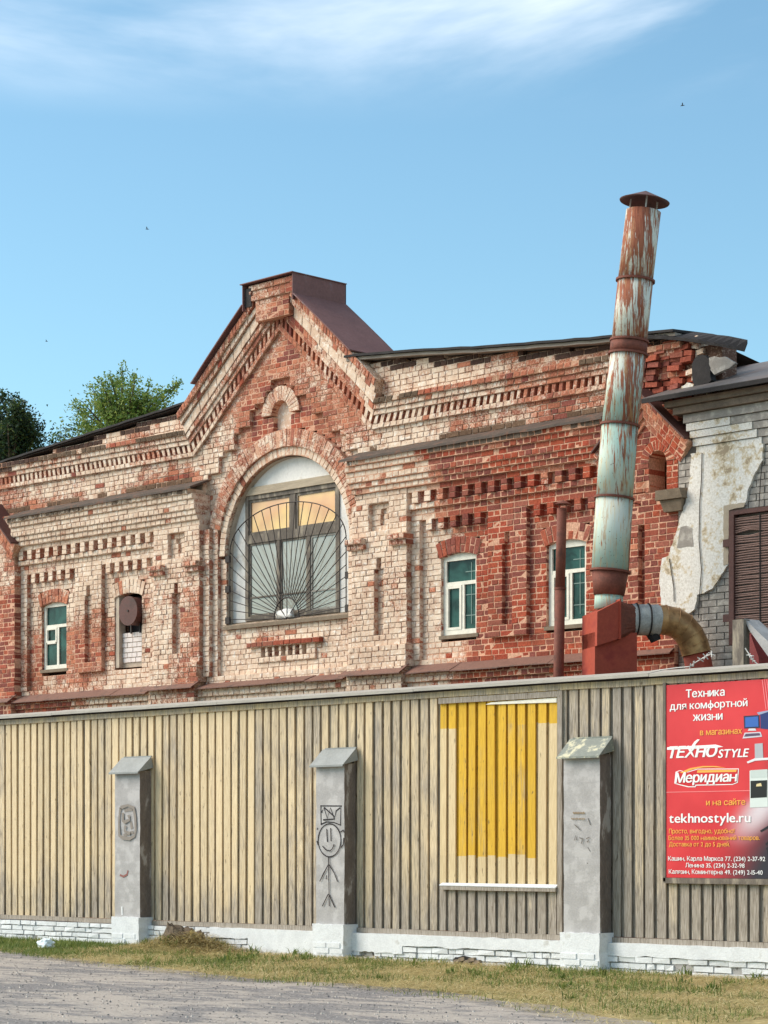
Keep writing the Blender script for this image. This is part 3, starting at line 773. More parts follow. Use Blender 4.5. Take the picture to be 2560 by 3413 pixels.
# white tympanum and white side strips round the wooden frame
X0, X1, Z0, Z1 = -1.06, 1.20, 5.30, 7.40
ty = MB()
def arch_z(u): return AZ + math.sqrt(max(0, AR * AR - (u - ARC) ** 2))
for i in range(30):
    u0, u1 = lerp(ARC - AR, ARC + AR, i / 30), lerp(ARC - AR, ARC + AR, (i + 1) / 30)
    for (s0, s1, zb) in ((u0, min(u1, X0), 5.25), (max(u0, X0), min(u1, X1), Z1 - 0.02), (max(u0, X1), u1, 5.25)):
        if s1 - s0 > 0.001 and min(arch_z(s0), arch_z(s1)) > zb - 0.4:
            za, zb2 = max(arch_z(s0), zb), max(arch_z(s1), zb)
            ty.prism([(s0, zb), (s1, zb), (s1, zb2), (s0, za)], WY + 0.004, WY + 0.06)
ty.build('tympanum_plaster', M['plaster_white'], win)
lin = MB(); lin.box(X0 - 0.02, X1 + 0.0, WY - 0.05, WY + 0.03, Z1 - 0.03, Z1 + 0.10); lin.build('lintel_beam', M['old_wood2'] if 'old_wood2' in M else M['eave_wood'], win)
fy0, fy1 = WY - 0.02, WY + 0.06
f = 0.075
fr = MB(); fr.box(X0, X0 + f, fy0, fy1, Z0, Z1 - 0.03); fr.box(X1 - f, X1, fy0, fy1, Z0, Z1 - 0.03); fr.box(X0 + f, X1 - f, fy0, fy1, Z1 - 0.10, Z1 - 0.03); fr.box(X0 + f, X1 - f, fy0, fy1, Z0, Z0 + 0.07)
fr.build('frame', M['old_wood'], win)
ZT = 6.72
tr = MB(); tr.box(X0 + f, X1 - f, fy0 + 0.005, fy1, ZT - 0.14, ZT); tr.build('transom', M['old_wood'], win)
XC = (X0 + X1) / 2 + 0.03
for x0, x1, q0, q1 in ((XC - 0.06, XC + 0.06, ZT, Z1 - 0.10), (X0 + 0.78, X0 + 0.84, Z0 + 0.07, ZT - 0.14), (X0 + 1.50, X0 + 1.57, Z0 + 0.07, ZT - 0.14)):
    m1 = MB(); m1.box(x0, x1, fy0 + 0.01, fy1, q0, q1); m1.build('mullion', M['old_wood'], win)
panes = [(X0 + f, XC - 0.06, ZT, Z1 - 0.1), (XC + 0.06, X1 - f, ZT, Z1 - 0.1), (X0 + f, X0 + 0.78, Z0 + 0.07, ZT - 0.14), (X0 + 0.84, X0 + 1.50, Z0 + 0.07, ZT - 0.14), (X0 + 1.57, X1 - f, Z0 + 0.07, ZT - 0.14)]
def m_pane():
    k = MT('reflecting_old_pane')
    a_ = k.noise(1.3, 2, 0.5)
    k.b.inputs['Coat Weight'].default_value = 0.0
    m_ = k.out(k.mix(a_, (0.30, 0.28, 0.23), (0.46, 0.44, 0.38)), 0.05, k.noise(1.1, 1), 0.10, 0.05, spec=0.9)
    return m_
def m_sunset_reflection():
    k = MT('amber_painted_reflection'); a_ = k.noise(1.1, 3, 0.5)  # reflection of the sunset sky painted into the pane colour
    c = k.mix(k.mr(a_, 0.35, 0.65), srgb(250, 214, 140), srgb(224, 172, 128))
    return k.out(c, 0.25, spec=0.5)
M['pane'] = m_pane(); M['amber'] = m_sunset_reflection()
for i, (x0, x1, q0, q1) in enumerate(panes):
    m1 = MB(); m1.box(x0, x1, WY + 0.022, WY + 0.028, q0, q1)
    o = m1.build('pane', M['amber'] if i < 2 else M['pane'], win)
    if i < 2: o['label'] = 'upper pane with a painted amber sky reflection'
    if i >= 2:
        st = MB(); t = 0.035
        for s_ in ((x0, x0 + t, q0, q1), (x1 - t, x1, q0, q1), (x0 + t, x1 - t, q1 - t, q1), (x0 + t, x1 - t, q0, q0 + t), (x0 + t, x1 - t, q0 + 0.30, q0 + 0.325)):
            st.box(s_[0], s_[1], WY + 0.006, WY + 0.02, s_[2], s_[3])
        st.build('casement', M['old_wood'] if i < 4 else M['pale_casement'] if 'pale_casement' in M else M['eave_wood'], win)
    else:
        st = MB(); t = 0.045
        for s_ in ((x0, x0 + t, q0, q1), (x1 - t, x1, q0, q1), (x0 + t, x1 - t, q1 - t, q1), (x0 + t, x1 - t, q0, q0 + t)):
            st.box(s_[0], s_[1], WY + 0.006, WY + 0.02, s_[2], s_[3])
        st.build('casement', M['old_wood'], win)
# curtains pulled behind the lower panes are dim white shapes: a crumpled white bundle lies on the sill inside the grille
sl_ = MB(); sl_.hexa([(-1.42, FY - 0.02, 5.17), (1.60, FY - 0.02, 5.17), (1.60, WY + 0.02, 5.22), (-1.42, WY + 0.02, 5.22), (-1.42, FY - 0.02, 5.225), (1.60, FY - 0.02, 5.225), (1.60, WY + 0.02, 5.30), (-1.42, WY + 0.02, 5.30)])
sl_.build('sill', M['cement'], win)
bag = MB(); bm = bmesh.new(); bmesh.ops.create_icosphere(bm, subdivisions=3, radius=0.13)
for v in bm.verts:
    k_ = 1 + 0.6 * noise.noise(v.co * 12) + 0.4 * noise.noise(v.co * 24); v.co = Vector((v.co.x * 1.7 * k_, v.co.y * 0.35 * k_, max(v.co.z * 0.75 * k_, -0.04)))
bag.add([(v.co.x + 0.05, v.co.y + FY + 0.08, v.co.z + 5.32) for v in bm.verts], [[v.index for v in f_.verts] for f_ in bm.faces]); bm.free()
tag(bag.build('cloth_bundle', M['plaster_white'], smooth=True), 'crumpled white bundle on the sill behind the sunburst grille', 'cloth')

# sunburst grille
gr = thing('window_grille', (0.1, FY + 0.03, 5.25), None, None); del_keys(gr); gr.parent = bld; gr.matrix_parent_inverse = Matrix.Translation(-bld.location)
GC, GHW, GZ, GS, GT = 0.09, 1.40, 5.26, 6.42, 7.14
GY = FY + 0.03; rb = 0.0095
out_ = [(GC - GHW, GZ)] + [(GC - GHW * math.cos(math.pi * i / 40), GS + (GT - GS) * math.sin(math.pi * i / 40) ** 0.9) for i in range(41)] + [(GC + GHW, GZ)]
m1 = MB(); m1.tube([(x, GY, z) for x, z in out_], rb, 6); m1.build('outer_bar', M['iron'], gr)
m1 = MB(); RI = 0.30; m1.tube([(GC - RI * math.cos(math.pi * i / 20), GY, GZ + RI * 1.15 * math.sin(math.pi * i / 20)) for i in range(21)], rb, 6); m1.build('inner_bar', M['iron'], gr)
for i in range(29):
    t = math.pi * (i + 0.55) / 29.2
    dx, dz = -math.cos(t), math.sin(t)
    hit = None
    for (p0, p1) in zip(out_, out_[1:]):
        ex, ez = p1[0] - p0[0], p1[1] - p0[1]; den = dx * ez - dz * ex
        if abs(den) < 1e-9: continue
        s_ = ((p0[0] - GC) * ez - (p0[1] - GZ) * ex) / den; q = ((p0[0] - GC) * dz - (p0[1] - GZ) * dx) / den
        if s_ > 0.2 and -1e-6 <= q <= 1 + 1e-6: hit = s_; break
    if not hit: continue
    st_ = RI if i % 7 else 0.02
    m1 = MB(); m1.tube([(GC + dx * st_, GY + 0.012, GZ + dz * st_ * (1.1 if st_ > 0.1 else 1)), (GC + dx * hit, GY + 0.012, GZ + dz * hit)], rb * 0.8, 5); m1.build('bar', M['iron'], gr)
for x in (GC - GHW - 0.06, GC + GHW + 0.03):
    for z in (5.33, 5.85, 6.35):
        m1 = MB(); m1.box(x - 0.05, x + 0.05, GY - 0.01, GY + 0.03, z - 0.055, z + 0.055); m1.build('fixing_tab', M['iron'], gr)

# ------------------------------------------------------------------ flashings, ledge, roof edges
def strip(name, mat, pts, parent=bld, th=0.012):
    """sheet through rows of points: pts = [(low/outer point, high/inner point), ...]"""
    mb = MB()
    for (a0, b0), (a1, b1) in zip(pts, pts[1:]):
        v = [a0, a1, b1, b0]; mb.face(v); mb.face([(x, y + 0.001, z - th) for x, y, z in v][::-1])
        mb.face([a0, (a0[0], a0[1], a0[2] - th), (a1[0], a1[1], a1[2] - th), a1][::1])
    for e in (0, -1):
        a0, b0 = pts[e]; mb.face([a0, b0, (b0[0], b0[1], b0[2] - th), (a0[0], a0[1], a0[2] - th)])
    return mb.build(name, mat, parent)
def run(u0, u1, n, po, zo, pi_, zi, wob=0.008, ph=0.0):
    out = []
    for i in range(n + 1):
        u = lerp(u0, u1, i / n); d = wob * noise.noise((u * 2.3, ph, 0))
        out.append(((u, FY - po, zo + d), (u, FY - pi_, zi + d * 0.5)))
    return out
strip('cornice_flashing', M['flash'], run(-7.08, -1.79, 30, 0.43, 7.565, 0.03, 7.72, 0.02, 1.0), th=0.035)
strip('cornice_flashing', M['flash'], run(1.79, 7.12, 30, 0.43, 7.565, 0.03, 7.72, 0.02, 2.0), th=0.035)
def ledge(u0, u1, po, pi_, k_=0.0):
    n = max(1, int(round((u1 - u0) / 0.95)))
    for i in range(n):
        a_, b_ = lerp(u0, u1, i / n), lerp(u0, u1, (i + 1) / n)
        d = rnd.uniform(-0.008, 0.008)
        strip('ledge_sheet', M['ledge_tin'], [((x_, FY - po, 4.20 + k_ + d + 0.01 * noise.noise((x_ * 3, 9, 0))), (x_, FY - pi_, 4.335 + k_ + d * 0.5)) for x_ in (a_, (a_ + b_) / 2, b_ - 0.004)], th=0.016)
ledge(-7.0, -3.12, 0.32, 0.05); ledge(3.12, 7.0, 0.32, 0.05)
ledge(-3.12, -1.78, 0.42, 0.2, 0.02); ledge(1.78, 3.12, 0.42, 0.2, 0.02)
ledge(-1.78, 1.78, 0.32, -0.05); ledge(-9.6, -7.0, 0.40, 0.2, 0.01); ledge(7.0, 8.3, 0.40, 0.2, 0.01)
# sloping sheets over the small end gables
for c in (7.74, -7.70):
    for s_ in (-1, 1):
        a_ = (c, 7.86); b_ = (c + s_ * 0.82, 7.10)
        pts = []
        for t in (0, 0.5, 1):
            u, z = lerp(a_[0], b_[0], t), lerp(a_[1], b_[1], t); pts.append(((u, FY - 0.42, z), (u, FY - 0.03, z + 0.06)))
        strip('gablet_flashing', M['steel_brown'], pts if s_ > 0 else pts[::-1], th=0.03)
# roof sheets over the wings with a dark ragged edge
def roof_edge(us, over, dz, name='roof'):
    mb = MB(); mb2 = MB(); EV = 0.05 if us[0] > 0 else 0.02
    prev = None
    for u in us:
        z = roofline(u) + dz + 0.012 * noise.noise((u * 3, 2, 0)); o_ = over + 0.03 * noise.noise((u * 5, 7, 0))
        cur = (u, z, o_)
        if prev:
            (u0, z0, o0), (u1, z1, o1) = prev, cur
            t = 0.035
            mb.hexa([(u0, FY - o0, z0), (u1, FY - o1, z1), (u1, FY + 0.5, z1 + 0.06), (u0, FY + 0.5, z0 + 0.06), (u0, FY - o0, z0 + t), (u1, FY - o1, z1 + t), (u1, FY + 0.5, z1 + 0.06 + t), (u0, FY + 0.5, z0 + 0.06 + t)])
            mb2.hexa([(u0, FY - o0 + 0.05, z0 - EV), (u1, FY - o1 + 0.05, z1 - EV), (u1, FY + 0.2, z1 - 0.03), (u0, FY + 0.2, z0 - 0.03), (u0, FY - o0 + 0.05, z0 - 0.004), (u1, FY - o1 + 0.05, z1 - 0.004), (u1, FY + 0.2, z1 - 0.004), (u0, FY + 0.2, z0 - 0.004)])
        prev = cur
    mb.build('roof_edge', M['black'], bld); mb2.build('eave_board', M['eave_wood'] if us[0] > 0 else M['iron'], bld)
roof_edge([-9.6 + 0.25 * i for i in range(31)], 0.14, 0.02)
roof_edge([1.75 + 0.25 * i for i in range(27)], 0.26, 0.02)
rf = MB()
for (u0, u1) in ((-9.6, -1.9), (1.8, 8.25)):
    z0, z1 = roofline(u0) + 0.06, roofline(u1) + 0.06
    rf.face([(u0, FY + 0.4, z0), (u1, FY + 0.4, z1), (u1, FY + 12.2, 7.0), (u0, FY + 12.2, 7.0)])
rf.face([(-2.0, FY + 0.7, 9.0), (2.0, FY + 0.7, 9.0), (2.0, FY + 12.2, 7.0), (-2.0, FY + 12.2, 7.0)])
rf.build('roof', M['roof'], bld)
# curled ragged end of the roof at the right, and rough broken masonry under it
rg = MB(); prev = None
for i in range(18):
    t = i / 17; u = lerp(7.35, 9.38, t); z = 8.60 - 0.44 * t ** 1.6 + 0.015 * noise.noise((u * 6, 1, 1)); o_ = 0.34 + 0.05 * noise.noise((u * 7, 3, 1)); bk = lerp(0.35, -0.10, t)
    cur = (u, z, o_ * (1 - 0.5 * t), bk)
    if prev:
        a_, b_ = prev, cur; th = 0.05
        rg.hexa([(a_[0], FY - a_[2], a_[1]), (b_[0], FY - b_[2], b_[1]), (b_[0], FY + b_[3], b_[1] + 0.12), (a_[0], FY + a_[3], a_[1] + 0.12), (a_[0], FY - a_[2], a_[1] + th), (b_[0], FY - b_[2], b_[1] + th * (1 - t * 0.7)), (b_[0], FY + b_[3], b_[1] + 0.12 + th), (a_[0], FY + a_[3], a_[1] + 0.12 + th)])
    prev = cur
rg.build('ragged_roof_end', M['black'], bld)
rm = MB()
for r_ in range(11):
    z = 7.56 + r_ * 0.088; x = 7.05 + rnd.uniform(0, 0.1)
    while x < 8.72 - 0.02 * r_:
        ln = rnd.uniform(0.12, 0.27)
        p_ = rnd.uniform(0.06, 0.22); tilt = rnd.uniform(-0.012, 0.012)
        if rnd.random() > 0.07:
            c = (*jit(rnd.choice(REDS), 0.2), 0.12 if x < 8.35 else 0.6)
            q0, q1 = x + 0.01, x + ln - 0.01
            rm.hexa([(q0, FY - p_, z + tilt), (q1, FY - p_, z - tilt), (q1, FY + 0.2, z - tilt), (q0, FY + 0.2, z + tilt), (q0, FY - p_ + 0.01, z + 0.072 + tilt), (q1, FY - p_ + 0.01, z + 0.072 - tilt), (q1, FY + 0.2, z + 0.072), (q0, FY + 0.2, z + 0.072)], c)
        x += ln
tag(rm.build('broken_masonry', M['brick'], bld), kind='stuff')
m1 = MB(); m1.box(7.05, 8.9, FY - 0.02, FY + 0.3, 7.5, 8.38, (*srgb(120, 90, 76), 0.3)); m1.build('masonry_core', M['brick'], bld)

# tin housing over the gable top and tin on the right-hand slope of the gable
G0, GD = FY - 0.31, 1.18
hs = MB()
t = 0.014
def sheet(mb, q, th=0.014, n=(0, 0, -1)):
    q = [Vector(v) for v in q]; nn = (q[1] - q[0]).cross(q[2] - q[0]).normalized()
    lo = [v - nn * th for v in q]; mb.face(q); mb.face(lo[::-1])
    for i in range(len(q)):
        j = (i + 1) % len(q); mb.face([q[i], lo[i], lo[j], q[j]])
BX, BZ0, BZ1 = 0.61, 10.30, 10.74
sheet(hs, [(BX, G0, BZ0), (BX, G0 + GD, BZ0), (BX, G0 + GD, BZ1), (BX, G0, BZ1)][::1]); 
sheet(hs, [(-BX, G0 + GD, BZ0), (-BX, G0, BZ0), (-BX, G0, BZ1), (-BX, G0 + GD, BZ1)])
sheet(hs, [(-BX - 0.03, G0 - 0.03, BZ1), (BX + 0.02, G0 - 0.03, BZ1), (BX + 0.02, G0 + GD, BZ1), (-BX - 0.03, G0 + GD, BZ1)])
sheet(hs, [(BX, G0 + GD, BZ0 - 0.6), (-BX, G0 + GD, BZ0 - 0.6), (-BX, G0 + GD, BZ1), (BX, G0 + GD, BZ1)])
hs.build('tin_housing', M['dark_tin'], bld)
for s_, nm in ((1, 'gable_sheet'), (-1, 'gable_sheet')):
    mb = MB(); pts = [(0.62, 10.40), (1.05, 10.045), (1.50, 9.665), (1.92, 9.30)]
    for (a_, b_) in zip(pts, pts[1:]):
        q = [(s_ * a_[0], G0, a_[1]), (s_ * b_[0], G0, b_[1]), (s_ * b_[0], G0 + GD, b_[1]), (s_ * a_[0], G0 + GD, a_[1])]
        sheet(mb, q if s_ < 0 else q[::-1] if False else q, 0.02 * (1 if s_ < 0 else 1))
    mb.build(nm, M['dark_tin'], bld)
# broken dark gap at the upper left of the gable head
m1 = MB(); m1.box(-0.60, -0.44, FY - 0.27, FY - 0.10, 10.36, 10.66); m1.build('shadow_gap', M['black'], bld)

# ------------------------------------------------------------------ plastered neighbour on the right
nb = thing('plastered_building', (10.5, 2.8, 0), 'grey brick building with flaking white plaster and barred louvre window', 'building')
NY = 2.775
M['silicate'] = m_simple('grey_silicate_brick', srgb(158, 150, 142), 0.92, 0.22, 9, c2=srgb(184, 176, 166), t2=(0.5, 0.65), bs=0.5)
M['nb_joint'] = m_simple('grey_joint', srgb(122, 114, 106), 0.95, 0.2, 9)
m1 = MB(); m1.box(8.31, 13.5, NY + 0.012, NY + 0.5, 0.0, 7.0); m1.box(8.6, 13.5, NY + 0.02, NY + 0.5, 7.0, 7.6); m1.box(13.2, 13.5, NY + 0.51, 12, 0, 7.6); m1.box(8.31, 13.5, 11.6, 12, 0, 7.5); m1.build('wall', M['nb_joint'], nb)
cand = []
z = 3.9; r_ = 0
while z < 6.86:
    x = 8.31 + (0.0 if r_ % 2 else -0.13) 
    while x < 11.6:
        a_, b_ = max(x, 8.312), x + 0.255
        if b_ - a_ > 0.05 and not (a_ > 9.22 and 4.28 < z < 6.03): cand.append((a_ + 0.006, min(b_, 9.25 if (b_ > 9.25 and 4.28 < z < 6.03) else b_) - 0.006, z + 0.006, z + 0.084))
        x += 0.262
    z += 0.09; r_ += 1
mass = MB()
for (a_, b_, q0, q1) in cand:
    p_ = rnd.uniform(-0.004, 0.004)
    if b_ - a_ < 0.03: continue
    vis = a_ < 10.0 and q0 > 4.1
    m1 = MB() if vis else mass
    m1.box(a_, b_, NY + p_, NY + 0.1, q0, q1)
    if vis: m1.build('brick', M['silicate'], nb)
if mass.v: tag(mass.build('brickwork', M['silicate'], nb), kind='stuff')
def m_flake():
    k = MT('flaking_white_plaster'); a_ = k.noise(2.4, 6, 0.65, dist=0.6); b_ = k.noise(11, 5, 0.7); c_ = k.noise(40, 3)
    v = k.math('ADD', k.math('MULTIPLY', a_, 0.55), k.math('MULTIPLY', b_, 0.45))
    base = k.mix(k.mr(c_, 0.3, 0.7), srgb(212, 205, 195), srgb(234, 229, 222))
    base = k.mix(k.mr(v, 0.52, 0.56), base, srgb(206, 190, 164)); base = k.mix(k.mr(v, 0.575, 0.60, 0.0, 0.9), base, srgb(162, 144, 120)); base = k.mix(k.mr(k.noise(26, 4, 0.7), 0.62, 0.68, 0.0, 0.7), base, srgb(140, 128, 114))
    return k.out(base, 0.92, v, 0.6, 0.015, spec=0.15)
M['flake'] = m_flake()
def ragged(pts, amp=0.012, step=0.05):
    out = []
    for i, p in enumerate(pts):
        q = pts[(i + 1) % len(pts)]; p, q = Vector(p), Vector(q); n = max(1, int((q - p).length / step))
        nn = Vector((-(q - p).y, (q - p).x)).normalized()
        for k_ in range(n): out.append(tuple(p.lerp(q, k_ / n) + nn * rnd.uniform(-amp, amp)))
    return out
def pxpoly(l, Y): return [(at(x, y, Y).x, at(x, y, Y).z) for x, y in l]
PY = 2.735
poly = pxpoly([(2203, 2020), (2198, 1944), (2206, 1860), (2228, 1852), (2252, 1775), (2268, 1726), (2284, 1675), (2300, 1600), (2303, 1512), (2543, 1478), (2541, 1535), (2517, 1578), (2491, 1636), (2484, 1682), (2425, 1697), (2412, 1700), (2428, 1880), (2406, 1915), (2374, 1962), (2324, 1985), (2314, 2030), (2280, 2060), (2240, 2062)], PY)
def tri_poly(mb, poly, y0, y1):
    from mathutils.geometry import tessellate_polygon
    n = len(poly); tr_ = tessellate_polygon([[Vector((p[0], p[1], 0)) for p in poly]])
    base = len(mb.v); mb.v += [(p[0], y0, p[1]) for p in poly] + [(p[0], y1, p[1]) for p in poly]
    ar = sum(poly[i][0] * poly[(i + 1) % n][1] - poly[(i + 1) % n][0] * poly[i][1] for i in range(n))
    for t in tr_:
        a_, b_, c_ = t
        s_ = (poly[b_][0] - poly[a_][0]) * (poly[c_][1] - poly[a_][1]) - (poly[c_][0] - poly[a_][0]) * (poly[b_][1] - poly[a_][1])
        mb.f.append((base + a_, base + b_, base + c_) if s_ > 0 else (base + a_, base + c_, base + b_)); mb.c.append((1, 1, 1, 1))
    for i in range(n):
        j = (i + 1) % n; q = (base + i, base + i + n, base + j + n, base + j)
        mb.f.append(q if ar > 0 else q[::-1]); mb.c.append((1, 1, 1, 1))
poly = poly[::-1]
m1 = MB(); tri_poly(m1, ragged(pxpoly([(2312, 1296), (2338, 1290), (2372, 1268), (2366, 1240), (2360, 1200), (2348, 1180), (2322, 1188), (2308, 1215)], FY - 0.235)[::-1], 0.02), FY - 0.235, FY - 0.12); m1.build('tar_patch', M['black'], bld)
m1 = MB(); tri_poly(m1, ragged(pxpoly([(2364, 1192), (2398, 1186), (2430, 1200), (2446, 1216), (2430, 1228), (2405, 1232), (2380, 1246), (2370, 1230)], FY - 0.232)[::-1], 0.03, 0.06), FY - 0.232, FY - 0.17); m1.build('plaster_lump', M['silicate'], bld)
m1 = MB(); tri_poly(m1, ragged(pxpoly([(2268, 1308), (2300, 1300), (2312, 1282), (2290, 1275), (2272, 1290)], FY - 0.238)[::-1], 0.012), FY - 0.238, FY - 0.15); m1.build('plaster_lump', M['flake'], bld)
m1 = MB(); tri_poly(m1, ragged(poly), PY, NY + 0.008); m1.build('plaster', M['flake'], nb)
# bare patch where a flake has dropped
m1 = MB(); tri_poly(m1, ragged(pxpoly([(2256, 1826), (2312, 1822), (2308, 1760), (2290, 1753), (2268, 1757)], PY), 0.008), PY - 0.003, PY + 0.01); m1.build('bare_patch', M['silicate'], nb)
m1 = MB(); tri_poly(m1, ragged(pxpoly([(2412, 1885), (2428, 1880), (2430, 1700), (2480, 1690), (2484, 1675), (2412, 1685)], PY - 0.003), 0.006), PY - 0.006, PY + 0.01); m1.build('beige_patch', m_simple('beige_render', srgb(178, 162, 142), 0.95, 0.15, 6), nb)
M['bark_grey'] = m_simple('grimy_brown_cornice', srgb(128, 112, 98), 0.95, 0.35, 6)
# stepped white cornice
for i, (z0, z1, p_, x0, x1, mt) in enumerate(((6.88, 6.98, 0.03, 8.64, 9.72, 'flake'), (6.98, 7.09, 0.055, 8.60, 9.66, 'flake'), (7.09, 7.19, 0.08, 8.57, 9.60, 'flake'), (7.19, 7.30, 0.095, 8.52, 9.25, 'flake'), (7.30, 7.42, 0.11, 8.48, 13.5, 'silicate'), (7.42, 7.52, 0.18, 8.36, 13.5, 'bark_grey'), (7.52, 7.61, 0.24, 8.26, 13.5, 'bark_grey'))):
    m1 = MB(); m1.box(x0, x1, NY - p_, NY + 0.05, z0 + 0.004, z1 - 0.004); m1.build('cornice_band', M[mt], nb)
    if x1 < 13:
        m1 = MB(); m1.box(x1 + 0.004, 13.5, NY - p_ + 0.02, NY + 0.05, z0 + 0.004, z1 - 0.004); m1.build('cornice_band', M['silicate'], nb)
# low hipped metal roof
ap = at(2468, 1221, 4.3)
m1 = MB(); e0, e1 = (7.98, 2.38, 7.665), (13.6, 2.38, 7.655)
sheet(m1, [e0, e1, (13.6, 4.3, ap.z + 0.05), tuple(ap)], 0.03); sheet(m1, [(8.31, 5.5, 7.72), e0, tuple(ap)], 0.03); sheet(m1, [tuple(ap), (13.6, 4.3, ap.z + 0.05), (13.6, 8, 7.6), (8.6, 8, 7.6)], 0.03)
m1.build('roof', M['roof'], nb)
m1 = MB(); m1.hexa([(7.99, 2.375, 7.60), (13.6, 2.375, 7.59), (13.6, 2.40, 7.59), (7.99, 2.40, 7.60), (7.99, 2.375, 7.655), (13.6, 2.375, 7.645), (13.6, 2.40, 7.645), (7.99, 2.40, 7.655)]); m1.build('roof_edge', M['black'], nb)
# louvre window
lw = thing('louvre_window', (10, 2.7, 4.3), None, None); lw.parent = nb; lw.matrix_parent_inverse = Matrix.Translation(-nb.location)
m1 = MB()
for t in ((9.25, 9.33, 4.25, 6.04), (11.2, 11.28, 4.25, 6.04), (9.33, 11.2, 5.98, 6.04), (9.33, 11.2, 4.25, 4.31)): m1.box(t[0], t[1], 2.66, 2.76, t[2], t[3])
m1.build('frame', M['steel_brown'], lw)
m1 = MB(); m1.box(9.3, 11.25, 2.80, 2.82, 4.28, 6.02); m1.build('dark_backing', M['black'], lw)
M['bar_brown'] = m_simple('brown_slat', srgb(138, 108, 98), 0.7, 0.25, 9)
for i in range(50):
    z = 4.34 + i * 0.0325; ph = rnd.uniform(0, 6)
    pts = []
    for k_ in range(9):
        x = 9.33 + 1.87 * k_ / 8
        dz = 0.006 * math.sin(x * 5 + ph) 
        if i in (42, 43, 44): dz += (0.028 if i > 42 else -0.02) * math.exp(-((x - 9.55) / 0.15) ** 2)
        pts.append((x, 2.70, z + dz))
    m1 = MB(); m1.tube(pts, 0.0115, 6); m1.build('louvre_bar', M['bar_brown'], lw)
for x in (9.74, 10.5):
    m1 = MB(); m1.tube([(x, 2.684, 4.3), (x, 2.684, 6.03)], 0.008, 6); m1.build('vertical_rod', M['iron'], lw)
for z in (5.62, 4.62):
    m1 = MB(); m1.box(9.13, 9.30, 2.69, 2.72, z - 0.05, z + 0.05); m1.build('hinge_plate', M['steel_brown'], lw)
# loose cables on the plaster
for pl_ in ([(2340, 1510), (2338, 1600), (2332, 1680), (2330, 1800), (2338, 1900), (2332, 1980), (2328, 2060)], [(2231, 1862), (2240, 1920), (2246, 1960), (2247, 2005)], [(2541, 1535), (2535, 1600), (2530, 1690)]):
    m1 = MB(); m1.tube([at(x, y, PY - 0.012) for x, y in pl_], 0.006, 5); m1.build('cable', M['iron'], nb)
# grey stone bracket on the end pilaster
br = MB(); br.hexa([(8.03, 2.62, 6.30), (8.50, 2.62, 6.30), (8.50, 2.79, 6.30), (8.03, 2.79, 6.30), (8.05, 2.60, 6.43), (8.46, 2.60, 6.43), (8.46, 2.79, 6.45), (8.05, 2.79, 6.45)]); br.hexa([(8.12, 2.70, 6.14), (8.42, 2.70, 6.14), (8.42, 2.79, 6.14), (8.12, 2.79, 6.14), (8.08, 2.66, 6.295), (8.46, 2.66, 6.295), (8.46, 2.79, 6.295), (8.08, 2.79, 6.295)])
br.build('stone_bracket', M['cement'], bld)

# ------------------------------------------------------------------ flue, hopper, elbow duct, stove pipe
RV, WV = Vector((CA, SA, 0)), Vector((-SA, CA, 0)); CAMV = Vector((CAMX, CAMY, 0))
def cp(x, y, d): return CAMV + RV * ((x - 1280) / FPX * d) + WV * d + Vector((0, 0, EYE + (HOR - y) / FPX * d))
D0 = 31.1
flue = thing('exhaust_flue', cp(2034, 1903, D0), 'tall leaning flue of flaking pale green paint with a conical cap', 'chimney')
sec = [((2145, 705), (2118, 935), 0.232), ((2118, 937), (2098, 1135), 0.236), ((2097, 1137), (2094, 1180), 0.246), ((2094, 1182), (2066, 1417), 0.240), ((2066, 1419), (2048, 1660), 0.245), ((2048, 1662), (2034, 1903), 0.248)]
for i, (a_, b_, r_) in enumerate(sec):
    m1 = MB(); m1.tube([cp(*a_, D0), cp(*b_, D0)], [r_, r_ * 1.005], 40)
    m1.build('flue_section', M['rust'] if i == 2 else M['pipe'], flue, smooth=True)
for (p_, r_) in (((2118, 936), 0.262), ((2098, 1137), 0.262), ((2094, 1181), 0.268), ((2066, 1418), 0.268), ((2048, 1661), 0.270), ((2034, 1904), 0.272)):
    c0 = cp(*p_, D0); ax = (cp(2145, 705, D0) - cp(2034, 1903, D0)).normalized()
    m1 = MB(); m1.tube([c0 - ax * 0.014, c0 + ax * 0.014], r_, 40); m1.build('flange_ring', M['rust'], flue)
m1 = MB(); m1.tube([cp(2034, 1905, D0), cp(2030, 1985, D0)], [0.245, 0.205], 40); m1.build('taper_collar', M['rust'], flue, smooth=True)
m1 = MB(); m1.tube([cp(2030, 1985, D0), cp(2028, 2030, D0)], [0.19, 0.19], 32); m1.build('flue_section', M['pipe'], flue, smooth=True)
ax = (cp(2145, 705, D0) - cp(2118, 935, D0)).normalized(); c0 = cp(2146, 694, D0)
u1 = ax.cross(Vector((0, 1, 0))).normalized(); u2 = ax.cross(u1)
m1 = MB(); n = 40; tipv = c0 + ax * 0.235; rim = [c0 + ax * 0.09 + (u1 * math.cos(2 * math.pi * k_ / n) + u2 * math.sin(2 * math.pi * k_ / n)) * 0.335 for k_ in range(n)]
inn = [v - ax * 0.012 + (c0 + ax * 0.09 - v) * 0.02 for v in rim]
for k_ in range(n):
    j = (k_ + 1) % n
    m1.face([rim[k_], rim[j], tipv]); m1.face([inn[j], inn[k_], tipv - ax * 0.015]); m1.face([rim[k_], inn[k_], inn[j], rim[j]])
m1.build('cone_cap', M['steel_brown'], flue)
for k_ in (0.3, 2.4, 4.4):
    d_ = (u1 * math.cos(k_) + u2 * math.sin(k_)) * 0.2; m1 = MB(); m1.tube([c0 + d_ - ax * 0.1, c0 + d_ + ax * 0.13], 0.011, 6); m1.build('cap_strut', M['cloth'], flue)
